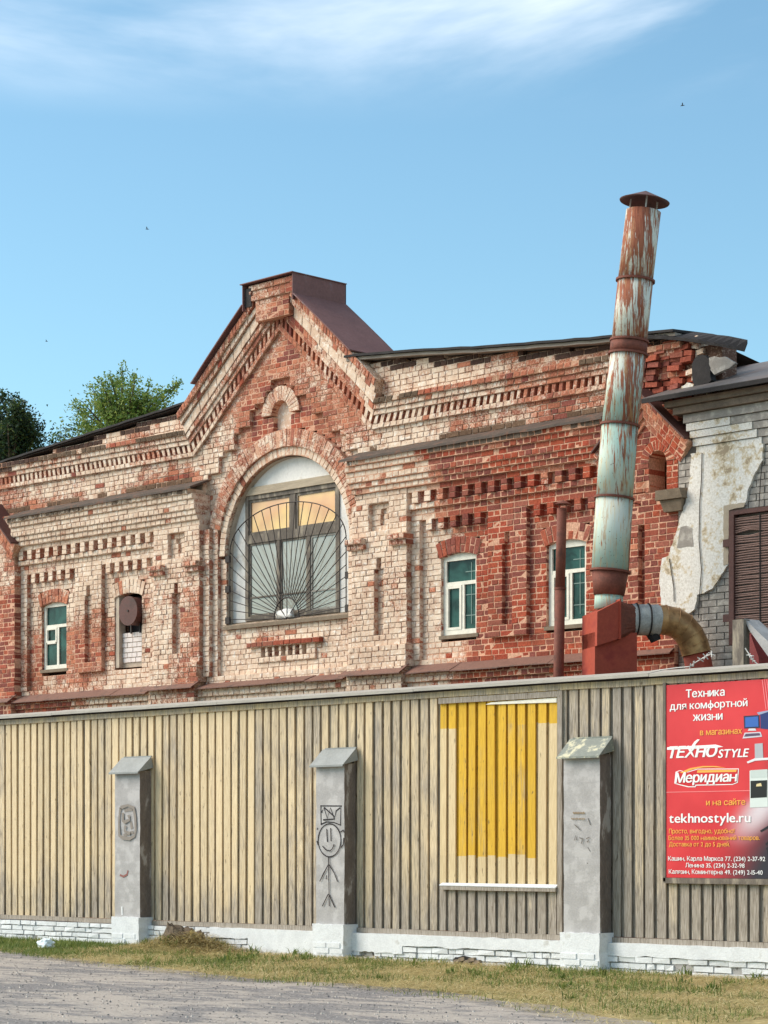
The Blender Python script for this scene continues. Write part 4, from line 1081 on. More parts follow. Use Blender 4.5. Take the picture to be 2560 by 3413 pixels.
# wall ties
for (p_, q_) in (((2060, 1668), (2130, 1680)), ((2060, 1655), (2150, 1640))):
    m1 = MB(); m1.tube([cp(*p_, D0), at(*q_, 2.78)], 0.009, 5); m1.build('tie_rod', M['rust'], flue)

PHI = R(12); XH = RV * math.cos(PHI) + WV * math.sin(PHI); YH = WV * math.cos(PHI) - RV * math.sin(PHI)
OH = cp(1983, HOR, 30.8); OH.z = 0
def H(a_, b_, z): return OH + XH * a_ + YH * b_ + Vector((0, 0, z))
hop = thing('duct_hopper', H(0.29, 0.29, 0), 'red painted sheet metal hopper box under the leaning flue', 'duct')
def hbox(mb, a0, a1, b0, b1, z0, z1): mb.hexa([H(a0, b0, z0), H(a1, b0, z0), H(a1, b1, z0), H(a0, b1, z0), H(a0, b0, z1), H(a1, b0, z1), H(a1, b1, z1), H(a0, b1, z1)])
m1 = MB(); hbox(m1, 0, 0.58, 0, 0.58, 0, 4.40); m1.build('lower_box', M['red_paint'], hop)
m1 = MB(); pl_ = [(0.0, 4.21), (0.31, 4.31), (0.31, 4.81), (0.0, 4.655)]
vs = [H(a_, -0.11 if z > 4.5 else -0.09, z) for a_, z in pl_] + [H(a_, 0.575, z) for a_, z in pl_]
m1.add(vs, [(0, 1, 2, 3), (7, 6, 5, 4), (0, 4, 5, 1), (1, 5, 6, 2), (2, 6, 7, 3), (3, 7, 4, 0)]); m1.build('upper_box', M['red_paint'], hop)
m1 = MB(); hbox(m1, 0.305, 0.322, -0.125, 0.5, 4.30, 4.83); m1.build('seam_flange', M['red_paint'], hop)
m1 = MB(); n = 32; ra, rb_ = [], []
for k_ in range(n):
    t = 2 * math.pi * (k_ + 0.5) / n; c_, s_ = math.cos(t), math.sin(t); q = 1 / max(abs(c_), abs(s_))
    ra.append(H(0.322, 0.17 + 0.28 * c_ * q, 4.56 + 0.25 * s_ * q)); rb_.append(H(0.58, 0.17 + 0.195 * c_, 4.585 + 0.205 * s_))
for k_ in range(n):
    j = (k_ + 1) % n; m1.face([ra[k_], ra[j], rb_[j], rb_[k_]])
m1.build('round_transition', M['rust'], hop)
el = thing('elbow_duct', H(1.3, 0.17, 0), 'golden segmented elbow duct bending down beside the red hopper', 'duct')
m1 = MB(); n = 30
for i in range(13):
    a_ = lerp(0.55, 0.93, i / 12)
    for k_ in range(n):
        t = 2 * math.pi * k_ / n; r_ = 0.208 * (1 + 0.05 * noise.noise((a_ * 9, math.cos(t) * 2, math.sin(t) * 2)) + 0.03 * noise.noise((a_ * 25, math.cos(t) * 6, math.sin(t) * 6)))
        if i in (3, 8): r_ *= 0.965
        m1.v.append(tuple(H(a_ + 0.02 * noise.noise((math.cos(t) * 2, math.sin(t) * 2, 4.0)) * (i > 10), 0.17 + r_ * math.cos(t), 4.59 + r_ * math.sin(t))))
for i in range(12):
    for k_ in range(n):
        j = (k_ + 1) % n; m1.f.append((i * n + k_, i * n + j, (i + 1) * n + j, (i + 1) * n + k_)); m1.c.append((1, 1, 1, 1))
m1.build('lagging_cloth', M['cloth'], el, smooth=True)
for a_ in (0.62, 0.79):
    m1 = MB(); pts = [H(a_ + 0.015 * math.cos(2 * math.pi * k_ / 24), 0.17 + 0.213 * math.cos(2 * math.pi * k_ / 24), 4.59 + 0.213 * math.sin(2 * math.pi * k_ / 24)) for k_ in range(25)]
    m1.tube(pts, 0.012, 6); m1.build('strap', M['iron'], el)
cl = [(0.90, 4.59, 0.0), (1.02, 4.592, -4), (1.16, 4.565, -16), (1.28, 4.495, -34), (1.375, 4.385, -54), (1.43, 4.27, -68), (1.465, 4.16, -77)]
n = 28; rings = []
for a_, z, ang in cl:
    tn = (math.cos(R(ang)), math.sin(R(ang))); nn = (-tn[1], tn[0]); r_ = 0.198
    rings.append([H(a_ + nn[0] * r_ * math.sin(2 * math.pi * k_ / n), 0.17 + r_ * math.cos(2 * math.pi * k_ / n), z + nn[1] * r_ * math.sin(2 * math.pi * k_ / n)) for k_ in range(n)])
for g0, g1 in zip(rings, rings[1:]):
    m1 = MB(); m1.v = [tuple(v) for v in g0 + g1]; m1.f = [(k_, (k_ + 1) % n, n + (k_ + 1) % n, n + k_) for k_ in range(n)]; m1.c = [(1, 1, 1, 1)] * n
    m1.build('elbow_segment', M['gold'], el, smooth=True)
for g0 in rings[1:]:
    m1 = MB(); c_ = sum(g0, Vector()) / n; m1.tube([c_ + (v - c_) * 1.01 for v in g0 + [g0[0]]], 0.006, 5); m1.build('seam_ring', M['gold'], el)
m1 = MB(); m1.tube([H(1.462, 0.17, 4.17), H(1.55, 0.17, 3.75), H(1.56, 0.17, 0.0)], 0.182, 28); m1.build('down_pipe', M['red_paint'], el, smooth=True)
m1 = MB(); m1.tube([H(0.86, 0.17, 4.40), H(0.90, 0.17, 4.31)], [0.09, 0.07], 14); m1.build('black_stub', M['black'], el)
sp = thing('stove_pipe', cp(1862, HOR, 31.4), 'thin rusty brown stove pipe with a flat cap standing left of the flue', 'chimney')
sp.location.z = 0
m1 = MB(); m1.tube([cp(1859, 2815 + 395, 31.4), cp(1862, 2250, 31.4), cp(1867, 1960, 31.4)], 0.070, 24); m1.build('pipe_section', M['rust'], sp, smooth=True)
m1 = MB(); m1.tube([cp(1867, 1962, 31.4), cp(1873, 1695, 31.4)], 0.066, 24); m1.build('pipe_section', M['rust'], sp, smooth=True)
m1 = MB(); m1.tube([cp(1867, 1966, 31.4), cp(1867, 1958, 31.4)], 0.076, 24); m1.build('pipe_collar', M['rust'], sp)
m1 = MB(); m1.tube([cp(1876, 1681, 31.4), cp(1876, 1667, 31.4)], [0.12, 0.012], 24); m1.build('pipe_cap', M['rust'], sp)
m1 = MB(); 
for dx in (-11, 12): m1.tube([cp(1874 + dx, 1700, 31.4), cp(1876 + dx, 1679, 31.4)], 0.008, 5)
m1.build('cap_strut', M['rust'], sp)

# odds and ends behind the fence at the right
m1 = MB(); v0, v1 = at(2450, 2232, 0.45), at(2487, 2064, 0.45); m1.box(v0.x, v1.x, 0.40, 0.52, 0.0, v1.z)
tag(m1.build('timber_post', M['old_wood']), 'peeling grey timber post behind the fence below the louvre window', 'post')
q = [at(2489, 2063, 0.5), at(2575, 2145, 0.5), at(2575, 2198, 0.5), at(2505, 2100, 0.5)]
m1 = MB(); m1.prism([(p_.x, p_.z) for p_ in (q[3], q[2], q[1], q[0])], 0.45, 0.75); tag(m1.build('concrete_beam', M['cement2'] if 'cement2' in M else M['post']), 'slanting grey concrete slab behind the fence at the right edge', 'slab')
q = [at(2486, 2235, 0.8), at(2534, 2235, 0.8), at(2532, 2190, 0.8), at(2505, 2115, 0.8), at(2486, 2110, 0.8)]
m1 = MB(); m1.prism([(p_.x, p_.z) for p_ in q], 0.78, 1.1); tag(m1.build('red_bin', m_simple('dark_red_paint', srgb(128, 44, 44), 0.5, 0.15)), 'dark red metal box between the timber post and the slanting slab', 'box')

# ------------------------------------------------------------------ fence
fence = thing('board_fence', (4, 0, 0), 'long board and batten fence of flaking cream paint with a yellow painted panel', 'fence')
CREAM = srgb(224, 203, 168); YEL = srgb(224, 180, 66); PALE = srgb(222, 200, 160)
PIT = 0.176
x = -6.0; i = 0
ZB, ZTOP = 0.455, 3.56
def fence_board(x0, x1, y0, y1, cov, cream, seed):
    mb = MB(); xc = (x0 + x1) / 2
    lean = rnd.uniform(-0.006, 0.006)
    cuts = [ZB, ZTOP]
    if 6.55 < xc < 8.62:
        j0, j1 = rnd.uniform(-.02, .02), rnd.uniform(-.03, .03)
        cuts = [ZB, 1.08, 1.45 + j1, 3.15 + j0, ZTOP]
    for z0, z1 in zip(cuts, cuts[1:]):
        c = (*cream, cov)
        if 6.55 < xc < 8.62:
            if z0 > 3.1: c = (*jit(YEL, 0.06), 0.80)
            elif z0 > 1.3 and 6.80 < xc < 8.14: c = (*jit(YEL, 0.07), 0.66 + 0.18 * rnd.random())
            elif z0 > 1.0: c = (*jit(PALE, 0.05), 0.92)
            else: c = (*cream, 0.42)
        l0, l1 = lean * (z0 - 2), lean * (z1 - 2)
        mb.hexa([(x0 + l0, y0, z0), (x1 + l0, y0, z0), (x1 + l0, y1, z0), (x0 + l0, y1, z0), (x0 + l1, y0, z1), (x1 + l1, y0, z1), (x1 + l1, y1, z1), (x0 + l1, y1, z1)], c)
    return mb
while x < 14.2:
    base = lerp(0.70, 0.44, sstep(0.0, 10.0, x)) + 0.10 * noise.noise((x * 0.9, 3, 3)) 
    for kind in ('back', 'front'):
        cov = max(0.12, min(0.95, base + rnd.gauss(0, 0.085) - (0.08 if kind == 'back' else 0)))
        cream = jit(CREAM, 0.11)
        if kind == 'front': mb = fence_board(x + rnd.uniform(-.008, .008), x + 0.124 + rnd.uniform(-.010, .010), -0.026 + rnd.uniform(-.003, .003), -0.003, cov, cream, i); nm = 'board'
        else: mb = fence_board(x + 0.080, x + PIT + 0.030, 0.014, 0.036, cov, cream, i); nm = 'back_board'
        mb.build(nm, M['wood'], fence)
    x += PIT; i += 1
def plank(x0, x1, y0, y1, z0, z1, c, cov, name='rail', n=14):
    L0 = x1 - x0; k_ = max(1, int(round(L0 / 4.6)))
    for t in range(k_):
        mb = MB(); a_, b_ = lerp(x0, x1, t / k_) + 0.003, lerp(x0, x1, (t + 1) / k_) - 0.003
        for s_ in range(n):
            u0, u1_ = lerp(a_, b_, s_ / n), lerp(a_, b_, (s_ + 1) / n); d0, d1 = 0.008 * noise.noise((u0, z0, 1)), 0.008 * noise.noise((u1_, z0, 1))
            mb.hexa([(u0, y0, z0 + d0), (u1_, y0, z0 + d1), (u1_, y1, z0 + d1), (u0, y1, z0 + d0), (u0, y0, z1 + d0), (u1_, y0, z1 + d1), (u1_, y1, z1 + d1), (u0, y1, z1 + d0)], (*c, cov))
        mb.build(name, M['wood'], fence)
plank(-6, 14.2, -0.052, 0.02, 3.555, 3.632, srgb(206, 186, 146), 0.5, 'top_rail')
M['cap_white'] = m_simple('pale_grey_cap_plank', srgb(172, 166, 156), 0.8, 0.2, 7, (0.4, 3, 3))
for t in range(5):
    mb = MB(); a_, b_ = lerp(-6, 14.2, t / 5) + 0.004, lerp(-6, 14.2, (t + 1) / 5) - 0.004; d = rnd.uniform(-.006, .006)
    mb.hexa([(a_, -0.15, 3.650 + d), (b_, -0.15, 3.650), (b_, 0.10, 3.70), (a_, 0.10, 3.70 + d), (a_, -0.15, 3.688 + d), (b_, -0.15, 3.688), (b_, 0.10, 3.74), (a_, 0.10, 3.74 + d)]); mb.build('cap_plank', M['cap_white'], fence)
mb = MB(); mb.box(-6, 14.2, -0.03, 0.09, 3.638, 3.668); mb.build('cap_shade_strip', M['iron'], fence)  # dark strip that paints in the shadow under the cap planks
plank(-6, -0.24, -0.055, 0.03, 0.385, 0.452, srgb(150, 130, 104), 0.25, 'bottom_rail'); plank(0.45, 4.29, -0.055, 0.03, 0.385, 0.452, srgb(150, 130, 104), 0.25, 'bottom_rail'); plank(4.93, 8.85, -0.055, 0.03, 0.385, 0.452, srgb(150, 130, 104), 0.25, 'bottom_rail'); plank(9.5, 14.2, -0.06, 0.03, 0.37, 0.452, srgb(150, 130, 104), 0.2, 'bottom_rail')
plank(6.50, 8.62, -0.062, -0.032, 3.47, 3.545, srgb(150, 130, 104), 0.15, 'panel_head')
mb = MB(); mb.hexa([(7.35, -0.046, 3.43), (8.58, -0.046, 3.405), (8.58, -0.032, 3.405), (7.35, -0.032, 3.43), (7.45, -0.046, 3.455), (8.58, -0.046, 3.465), (8.58, -0.032, 3.465), (7.45, -0.032, 3.455)]); mb.build('white_batten', M['frame_white'], fence)
mb = MB(); mb.hexa([(6.55, -0.09, 1.055), (8.60, -0.09, 1.045), (8.60, -0.031, 1.06), (6.55, -0.031, 1.07), (6.55, -0.09, 1.065), (8.60, -0.09, 1.06), (8.60, -0.031, 1.092), (6.55, -0.031, 1.092)]); mb.build('panel_ledge', M['limewash'], fence)
plank(6.55, 8.60, -0.085, -0.031, 1.0, 1.05, srgb(150, 130, 104), 0.15, 'panel_ledge_rail')
plank(8.60, 8.68, -0.058, -0.031, 0.46, 3.55, srgb(150, 130, 104), 0.2, 'upright', 1)

# ------------------------------------------------------------------ whitewashed plinth
plinth = thing('plinth_wall', (4, 0, 0), 'low whitewashed brick plinth under the board fence', 'wall')
m1 = MB(); m1.box(-6, 14.2, -0.095, 0.25, -0.05, 0.375); m1.build('core', M['lime_joint'], plinth)
SM = [(2.75, 4.30, -0.05), (4.92, 5.9, 0.13), (5.9, 8.9, 0.235), (9.5, 14.0, 0.225), (1.9, 2.75, 0.24)]      # stretches still smoothly rendered: from, to, lower edge
cnt = 0
for r_ in range(5):
    z0 = -0.01 + 0.078 * r_; x = -4.2 + (0.13 if r_ % 2 else 0)
    while x < 13.2:
        ln = rnd.choice((0.27, 0.27, 0.30, 0.14)); a_, b_ = x, x + ln
        cov = any(s0 - 0.05 < a_ and b_ < s1 + 0.05 and z0 + 0.04 > zl + 0.03 for s0, s1, zl in SM)
        if not cov and rnd.random() > 0.03:
            m1 = MB(); p_ = rnd.uniform(-0.012, 0.012); j = lambda: rnd.uniform(-0.007, 0.007)
            y0 = -0.122 + p_; e = 0.009
            v = [(a_ + e + j(), y0 + j(), z0 + e + j()), (b_ - e + j(), y0 + j(), z0 + e + j()), (b_ - e, 0, z0 + e), (a_ + e, 0, z0 + e), (a_ + e + j(), y0 + j(), z0 + 0.072 + j()), (b_ - e + j(), y0 + j(), z0 + 0.072 + j()), (b_ - e, 0, z0 + 0.072), (a_ + e, 0, z0 + 0.072)]
            m1.hexa(v); o = m1.build('brick', M['limewash'], plinth); cnt += 1
        x = b_
for s0, s1, zl in SM:
    top = [(lerp(s0, s1, i_ / 30), 0.385 + 0.012 * noise.noise((lerp(s0, s1, i_ / 30) * 5, 3, 0))) for i_ in range(31)]
    bot = [(lerp(s0, s1, i_ / 30), zl + 0.03 * noise.noise((lerp(s0, s1, i_ / 30) * 3, 8, 0)) + 0.012 * noise.noise((lerp(s0, s1, i_ / 30) * 14, 8, 0))) for i_ in range(31)]
    m1 = MB(); tri_poly(m1, bot + top[::-1], -0.138, -0.05); m1.build('smooth_render', M['limewash'], plinth)
# broken hole low in the plinth
hx = at(1545, 3190, -0.1).x
m1 = MB(); tri_poly(m1, ragged([(hx - 0.12, 0.02), (hx + 0.2, 0.02), (hx + 0.22, 0.10), (hx + 0.08, 0.14), (hx - 0.12, 0.12), (hx - 0.16, 0.07)], 0.012), -0.142, -0.10); m1.build('broken_hole', M['black'], plinth)
for k_ in range(5):
    m1 = MB(); xx = hx - 0.12 + 0.09 * k_; zz = 0.03 + 0.03 * (k_ % 2); m1.hexa([(xx, -0.17, zz), (xx + 0.11, -0.175, zz + 0.02), (xx + 0.11, -0.12, zz + 0.02), (xx, -0.12, zz), (xx, -0.165, zz + 0.05), (xx + 0.1, -0.17, zz + 0.065), (xx + 0.1, -0.12, zz + 0.065), (xx, -0.12, zz + 0.05)]); m1.build('brick_rubble', M['cement'], plinth)

# ------------------------------------------------------------------ fence pillars
RIB = [0]
def ribbon(mb, pts, wdt, c, y):
    pts = [Vector((p_[0], p_[1])) for p_ in pts]
    RIB[0] += 1; y = y - 0.0006 * (RIB[0] % 26)
    sides = []
    for i_, p_ in enumerate(pts):
        t = (pts[min(i_ + 1, len(pts) - 1)] - pts[max(i_ - 1, 0)])
        t = t.normalized() if t.length > 1e-6 else Vector((1, 0))
        nn = Vector((-t.y, t.x)) * wdt / 2 * (0.7 + 0.5 * rnd.random()); sides.append((p_ - nn, p_ + nn))
    for (a0, b0), (a1, b1) in zip(sides, sides[1:]):
        q = [a0, a1, b1, b0]; mb.face([(v.x, y, v.y) for v in q], (*c, 1))
def pillar(x0, x1, label, capm):
    o = thing('fence_pillar', ((x0 + x1) / 2, -0.12, 0), label, 'pillar', 'grey rendered pillars along the fence')
    m1 = MB(); j = 0.006
    lv = 26; cor = []
    for i_ in range(lv + 1):
        z_ = lerp(0.49, 2.72, i_ / lv); e_ = lambda s0: 0.007 * noise.noise((s0, z_ * 4, x0)) + 0.004 * noise.noise((s0, z_ * 15, x0))
        cor += [(x0 + e_(1), -0.25 + e_(2), z_), (x1 + e_(3), -0.25 + e_(4), z_), (x1 + e_(5), -0.034, z_), (x0, -0.034, z_)]
    m1.v = cor; m1.f = [(i_ * 4 + k_, i_ * 4 + (k_ + 1) % 4, i_ * 4 + 4 + (k_ + 1) % 4, i_ * 4 + 4 + k_) for i_ in range(lv) for k_ in range(4)] + [(lv * 4, lv * 4 + 1, lv * 4 + 2, lv * 4 + 3)]; m1.c = [(1, 1, 1, 1)] * len(m1.f)
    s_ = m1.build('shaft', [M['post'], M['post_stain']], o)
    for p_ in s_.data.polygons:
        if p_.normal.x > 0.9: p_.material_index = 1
    m1 = MB(); tri_poly(m1, ragged([(x0 - 0.02, -0.05), (x1 + 0.03, -0.05), (x1 + 0.03, 0.50), (x0 - 0.02, 0.50)], 0.008, 0.07), -0.30, -0.02); m1.build('white_base', M['limewash'], o)
    for r_ in range(3):
        for k_ in range(2):
            a_ = lerp(x0, x1, k_ / 2) + (0.05 if r_ % 2 else -0.01); b_ = a_ + 0.27; z0 = 0.02 + 0.078 * r_
            m1 = MB(); m1.box(a_ + 0.008, min(b_, x1 + 0.025) - 0.008, -0.312 + rnd.uniform(-.004, .004), -0.26, z0, z0 + 0.066); m1.build('brick', M['limewash'], o)
    m1 = MB(); a_, b_ = x0 - 0.045, x1 + 0.055
    yf, yr, yb = -0.335, -0.075, -0.036; zf, zr, zb = 2.695, 2.935, 2.765
    for q in ([(a_, yf, zf), (b_, yf, zf), (b_, yr, zr), (a_, yr, zr)], [(b_, yb, zb), (a_, yb, zb), (a_, yr, zr), (b_, yr, zr)], [(b_, yf, zf), (b_, yb, zb), (b_, yr, zr)], [(a_, yb, zb), (a_, yf, zf), (a_, yr, zr)]): m1.face(q)
    m1.face([(a_, yf, zf), (a_, yb, zb), (b_, yb, zb), (b_, yf, zf)])
    m1.box(a_ + 0.05, b_, yr - 0.008, yr + 0.02, zr - 0.004, zr + 0.012)
    m1.box(a_ - 0.002, b_ + 0.002, yf - 0.004, yf + 0.006, zf - 0.022, zf + 0.004)
    m1.build('tin_cap', M[capm], o)
    return o
pA = pillar(-0.20, 0.41, 'grey fence pillar with a faded brown stencil mark, nearest the tree stump', 'cap_tin')
pB = pillar(4.32, 4.89, 'grey fence pillar with a black stick figure wearing a crown drawn on it', 'cap_tin')
pC = pillar(8.88, 9.47, 'grey fence pillar with peeling cap between yellow panel and red billboard', 'cap_tin_peel')
K = srgb(58, 54, 56); YG = -0.2535
def Z2(l): return [(at(850 + x_ / 1.8433, 2250 + y_ / 1.8433, -0.25).x, at(850 + x_ / 1.8433, 2250 + y_ / 1.8433, -0.25).z) for x_, y_ in l]
def Z1(l): return [(at(x_ / 1.8433, 2250 + y_ / 1.8433, -0.25).x, at(x_ / 1.8433, 2250 + y_ / 1.8433, -0.25).z) for x_, y_ in l]
def Z3(l): return [(at(1660 + x_ / 1.751, 2150 + y_ / 1.751, -0.25).x, at(1660 + x_ / 1.751, 2150 + y_ / 1.751, -0.25).z) for x_, y_ in l]
m1 = MB()
S = [[(405, 800), (407, 915)], [(402, 803), (535, 805)], [(530, 805), (526, 925)], [(405, 918), (440, 902), (485, 905), (528, 922)], [(410, 845), (425, 815), (445, 880), (465, 815), (490, 885), (500, 835), (525, 815)], [(425, 812), (490, 870)], [(420, 890), (490, 884)],
     [(460 + 70 * math.cos(t * 0.2618), 1015 + 102 * math.sin(t * 0.2618)) for t in range(25)], [(386, 938), (384, 950)], [(527, 965), (545, 952), (551, 968)], [(530, 1062), (545, 1042), (549, 1000)], [(390, 1042), (383, 1018)],
     [(443, 945), (448, 1025)], [(468, 940), (470, 1020)], [(418, 1050), (440, 1075), (465, 1080), (480, 1065), (490, 1040)], [(455, 1115), (458, 1290), (460, 1420)], [(455, 1165), (425, 1220), (402, 1268)], [(460, 1165), (490, 1215), (512, 1270)], [(455, 1345), (418, 1420)], [(458, 1345), (478, 1390), (495, 1428)], [(445, 1230), (443, 1255)]]
for s_ in S: ribbon(m1, Z2(s_), 0.018, K, YG)
m1.build('stick_figure_drawing', M['mark'], pB)
m1 = MB(); BRN = srgb(146, 137, 129)
rr_ = [(745, 815), (790, 800), (825, 815), (835, 870), (838, 950), (828, 990), (800, 1005), (760, 1000), (738, 985), (735, 900), (740, 840), (745, 815)]
ribbon(m1, Z1(rr_), 0.05, BRN, YG)
for s_ in ([(760, 845), (760, 905)], [(765, 905), (800, 890), (795, 860)], [(775, 925), (770, 960), (805, 975)], [(805, 900), (812, 945)], [(760, 985), (820, 965)], [(765, 830), (815, 825)]): ribbon(m1, Z1(s_), 0.055, BRN, YG)
ribbon(m1, Z1([(738, 1228), (760, 1238), (782, 1225), (788, 1200)]), 0.03, srgb(150, 104, 98), YG)
ribbon(m1, Z1([(750, 1422), (752, 1475)]), 0.03, srgb(232, 232, 232), YG)
m1.build('faded_stencil', M['mark'], pA)
m1 = MB(); T_ = srgb(150, 132, 110)
for k_ in range(7): ribbon(m1, Z3([(440 + 10 * k_, 975), (447 + 10 * k_, 985)]), 0.02, T_, YG)
for k_ in range(9): ribbon(m1, Z3([(432 + 9 * k_, 1010), (438 + 9 * k_, 1018)]), 0.016, T_, YG)
for s_ in ([(452, 1048), (485, 1080)], [(450, 1140), (458, 1110), (464, 1138)], [(480, 1125), (500, 1130), (490, 1160)], [(520, 1130), (540, 1120)], [(525, 1150), (535, 1140)], [(525, 1180), (540, 1205)], [(520, 1272), (526, 1274)], [(527, 1010), (540, 1050)]): ribbon(m1, Z3(s_), 0.014, srgb(116, 112, 108), YG)
m1.build('faint_marks', M['mark'], pC)

# ------------------------------------------------------------------ billboard
BY = -0.075
bb = thing('billboard', (11.3, BY, 1.2), 'red billboard advertising household appliances at the right edge of the fence', 'billboard')
bl, brt, bbt, btp = 10.37, 12.75, 1.20, 3.535
def m_bb():
    k = MT('billboard_print'); sx = k.n('ShaderNodeSeparateXYZ'); k.l(k.pos, sx.inputs[0])
    u = k.mr(sx.outputs[0], bl, 11.87, 0, 1, False); v = k.mr(sx.outputs[2], bbt, btp, 0, 1, False)
    base = k.mix(k.mr(k.noise(1.2, 3), 0.3, 0.7), srgb(198, 34, 44), srgb(216, 52, 58))
    dk = k.mr(k.math('ADD', k.math('SUBTRACT', u, k.math('MULTIPLY', v, 0.95)), 0.0), 0.30, 0.92)
    base = k.mix(dk, base, srgb(40, 36, 48))
    # pale diagonal flash of the print
    dg = k.math('SUBTRACT', k.math('MULTIPLY', v, 1.35), k.math('SUBTRACT', u, 0.38))
    on = k.math('MULTIPLY', k.mr(k.math('ABSOLUTE', k.math('SUBTRACT', k.math('ADD', u, k.math('MULTIPLY', v, -1.6)), 0.36)), 0.0, 0.30, 1.0, 0.0), k.mr(u, 0.45, 1.0))
    on = k.math('MULTIPLY', on, k.mr(v, 0.12, 0.30)); on = k.math('MULTIPLY', on, k.mr(v, 0.44, 0.36))
    base = k.mix(on, base, srgb(214, 204, 210))
    return k.out(base, 0.35, spec=0.4)
m1 = MB(); m1.box(bl, brt, BY, BY + 0.03, bbt, btp); m1.build('panel', m_bb(), bb)
for t in ((bl - 0.045, bl - 0.002, bbt - 0.05, btp + 0.03), (bl - 0.04, brt, bbt - 0.07, bbt - 0.003)):
    m1 = MB(); m1.box(t[0], t[1], BY - 0.01, BY + 0.04, t[2], t[3]); m1.build('frame_lath', M['old_wood'], bb)
m1 = MB(); m1.box(bl, brt, BY - 0.002, BY + 0.002, 2.232, 2.238, (*srgb(240, 150, 150), 1)); m1.build('sheet_seam', M['print'], bb)
def B(x_, y_): 
    p_ = at(2160 + x_ / 2.835, 2220 + y_ / 2.835, BY); return p_.x, p_.z
GLY = {}
def glyph(ch, shear):
    """flat outline of one letter: vertices, faces, width (letter heights: capital 0.73)"""
    key = (ch, shear)
    if key in GLY: return GLY[key]
    src = {'н': 'H', 'ф': 'o', 'Н': 'H'}.get(ch, ch)
    cu = bpy.data.curves.new('t', 'FONT'); cu.body = src; cu.size = 1.0; cu.resolution_u = 3
    ob = bpy.data.objects.new('t', cu); col.objects.link(ob); bpy.context.view_layer.update()
    me = bpy.data.meshes.new_from_object(ob.evaluated_get(bpy.context.evaluated_depsgraph_get()))
    bpy.data.objects.remove(ob, do_unlink=True)
    vs = [(v.co.x, v.co.y) for v in me.vertices]; fs = [tuple(p_.vertices) for p_ in me.polygons]; bpy.data.meshes.remove(me)
    x0 = min(v[0] for v in vs); wd = max(v[0] for v in vs) - x0
    sy = 0.75 if ch == 'н' else 1.0; sx = 0.88 if ch == 'н' else (1.25 if ch == 'ф' else 1.0)
    vs = [((x_ - x0) * sx, y_ * sy) for x_, y_ in vs]; wd *= sx
    lay = [0.0] * len(vs)
    if ch == 'ф':
        b_ = len(vs); vs += [(wd / 2 - 0.04, -0.2), (wd / 2 + 0.04, -0.2), (wd / 2 + 0.04, 0.74), (wd / 2 - 0.04, 0.74)]; fs.append((b_, b_ + 1, b_ + 2, b_ + 3)); lay += [0.0003] * 4
    vs = [(x_ + shear * y_, y_, l_) for (x_, y_), l_ in zip(vs, lay)]
    GLY[key] = (vs, fs, wd); return GLY[key]
def emit_text(body, xl, xr, yb, cap, c, shear=0.0, bold=0.0, name='lettering', layer=0.004):
    X0_, Zb = B(xl, yb); X1_, _ = B(xr, yb); _, Zt = B(xl, yb - cap); hh = (Zt - Zb) / 0.73
    x_ = 0.0; words = [[]]
    for ch in body:
        if ch == ' ': x_ += 0.30; words.append([]); continue
        vs, fs, wd = glyph(ch, shear); words[-1].append((x_, vs, fs)); x_ += wd + 0.085
    s_ = (X1_ - X0_) / (x_ - 0.085)
    for wl in words:
        if not wl: continue
        mb = MB()
        for (xo, vs, fs) in wl:
            for q_, (dx, dz) in enumerate(((0, 0), (bold, 0), (-bold, 0), (0, bold * 0.7))):        # heavy strokes: stacked, slightly shifted sheets
                mb.add([(X0_ + (v[0] + xo + dx) * s_, BY - layer - 0.0007 * q_ - v[2], Zb + (v[1] + dz) * hh) for v in vs], fs, (*c, 1))
        mb.build(name, M['print'], bb)
WH = (0.9, 0.88, 0.87); OR_ = srgb(250, 176, 78)
DK = srgb(120, 14, 24)
for body, xl, xr, yb, cap, c, bo in (('Техника', 362, 726, 300, 76, WH, 0.025), ('для комфортной', 210, 942, 417, 70, WH, 0.02), ('жизни', 428, 706, 519, 78, WH, 0.02), ('в магазинах', 495, 890, 655, 58, OR_, 0.015),
        ('и на сайте', 553, 922, 1317, 58, OR_, 0.015), ('tekhnostyle.ru', 203, 970, 1482, 92, WH, 0.02), ('Просто, выгодно, удобно!', 202, 820, 1582, 44, OR_, 0.012), ('Более 35 000 наименований товаров.', 198, 1058, 1645, 42, OR_, 0.012), ('Доставка от 2 до 5 дней.', 202, 776, 1704, 42, OR_, 0.012),
        ('Кашин, Карла Маркса 77. (234) 2-37-92', 193, 1110, 1838, 42, WH, 0.012), ('Ленина 35. (234) 2-32-98', 357, 915, 1902, 42, WH, 0.012), ('Калязин, Коминтерна 49. (249) 2-15-40', 200, 1086, 1962, 42, WH, 0.012)):
    emit_text(body, xl, xr, yb, cap, c, 0.0, bo)
emit_text('ТЕХНО', 182, 640, 872, 108, WH, 0.25, 0.035); emit_text('STYLE', 665, 942, 868, 82, WH, 0.22, 0.03)
def bpoly(pts, c, layer, name):
    m1 = MB(); q = [B(*p_) for p_ in pts]
    ar = sum(q[i_][0] * q[(i_ + 1) % len(q)][1] - q[(i_ + 1) % len(q)][0] * q[i_][1] for i_ in range(len(q)))
    if ar < 0: q = q[::-1]
    tri_poly(m1, q, BY - layer, BY - 0.0005); m1.c = [(*c, 1)] * len(m1.f); return m1.build(name, M['print'], bb)
bpoly([(182, 768), (640, 742), (712, 762), (640, 774), (182, 792)], WH, 0.0035, 'logo_swoosh')
bpoly([(400, 775), (440, 715), (470, 692), (490, 695), (455, 735), (430, 775)], WH, 0.005, 'logo_swoosh')
bpoly([(250, 1110), (262, 1000), (300, 985), (370, 1000), (470, 970), (860, 968), (850, 1102), (800, 1122), (455, 1130), (450, 1145), (380, 1145), (300, 1125)], WH, 0.003, 'logo_plate')
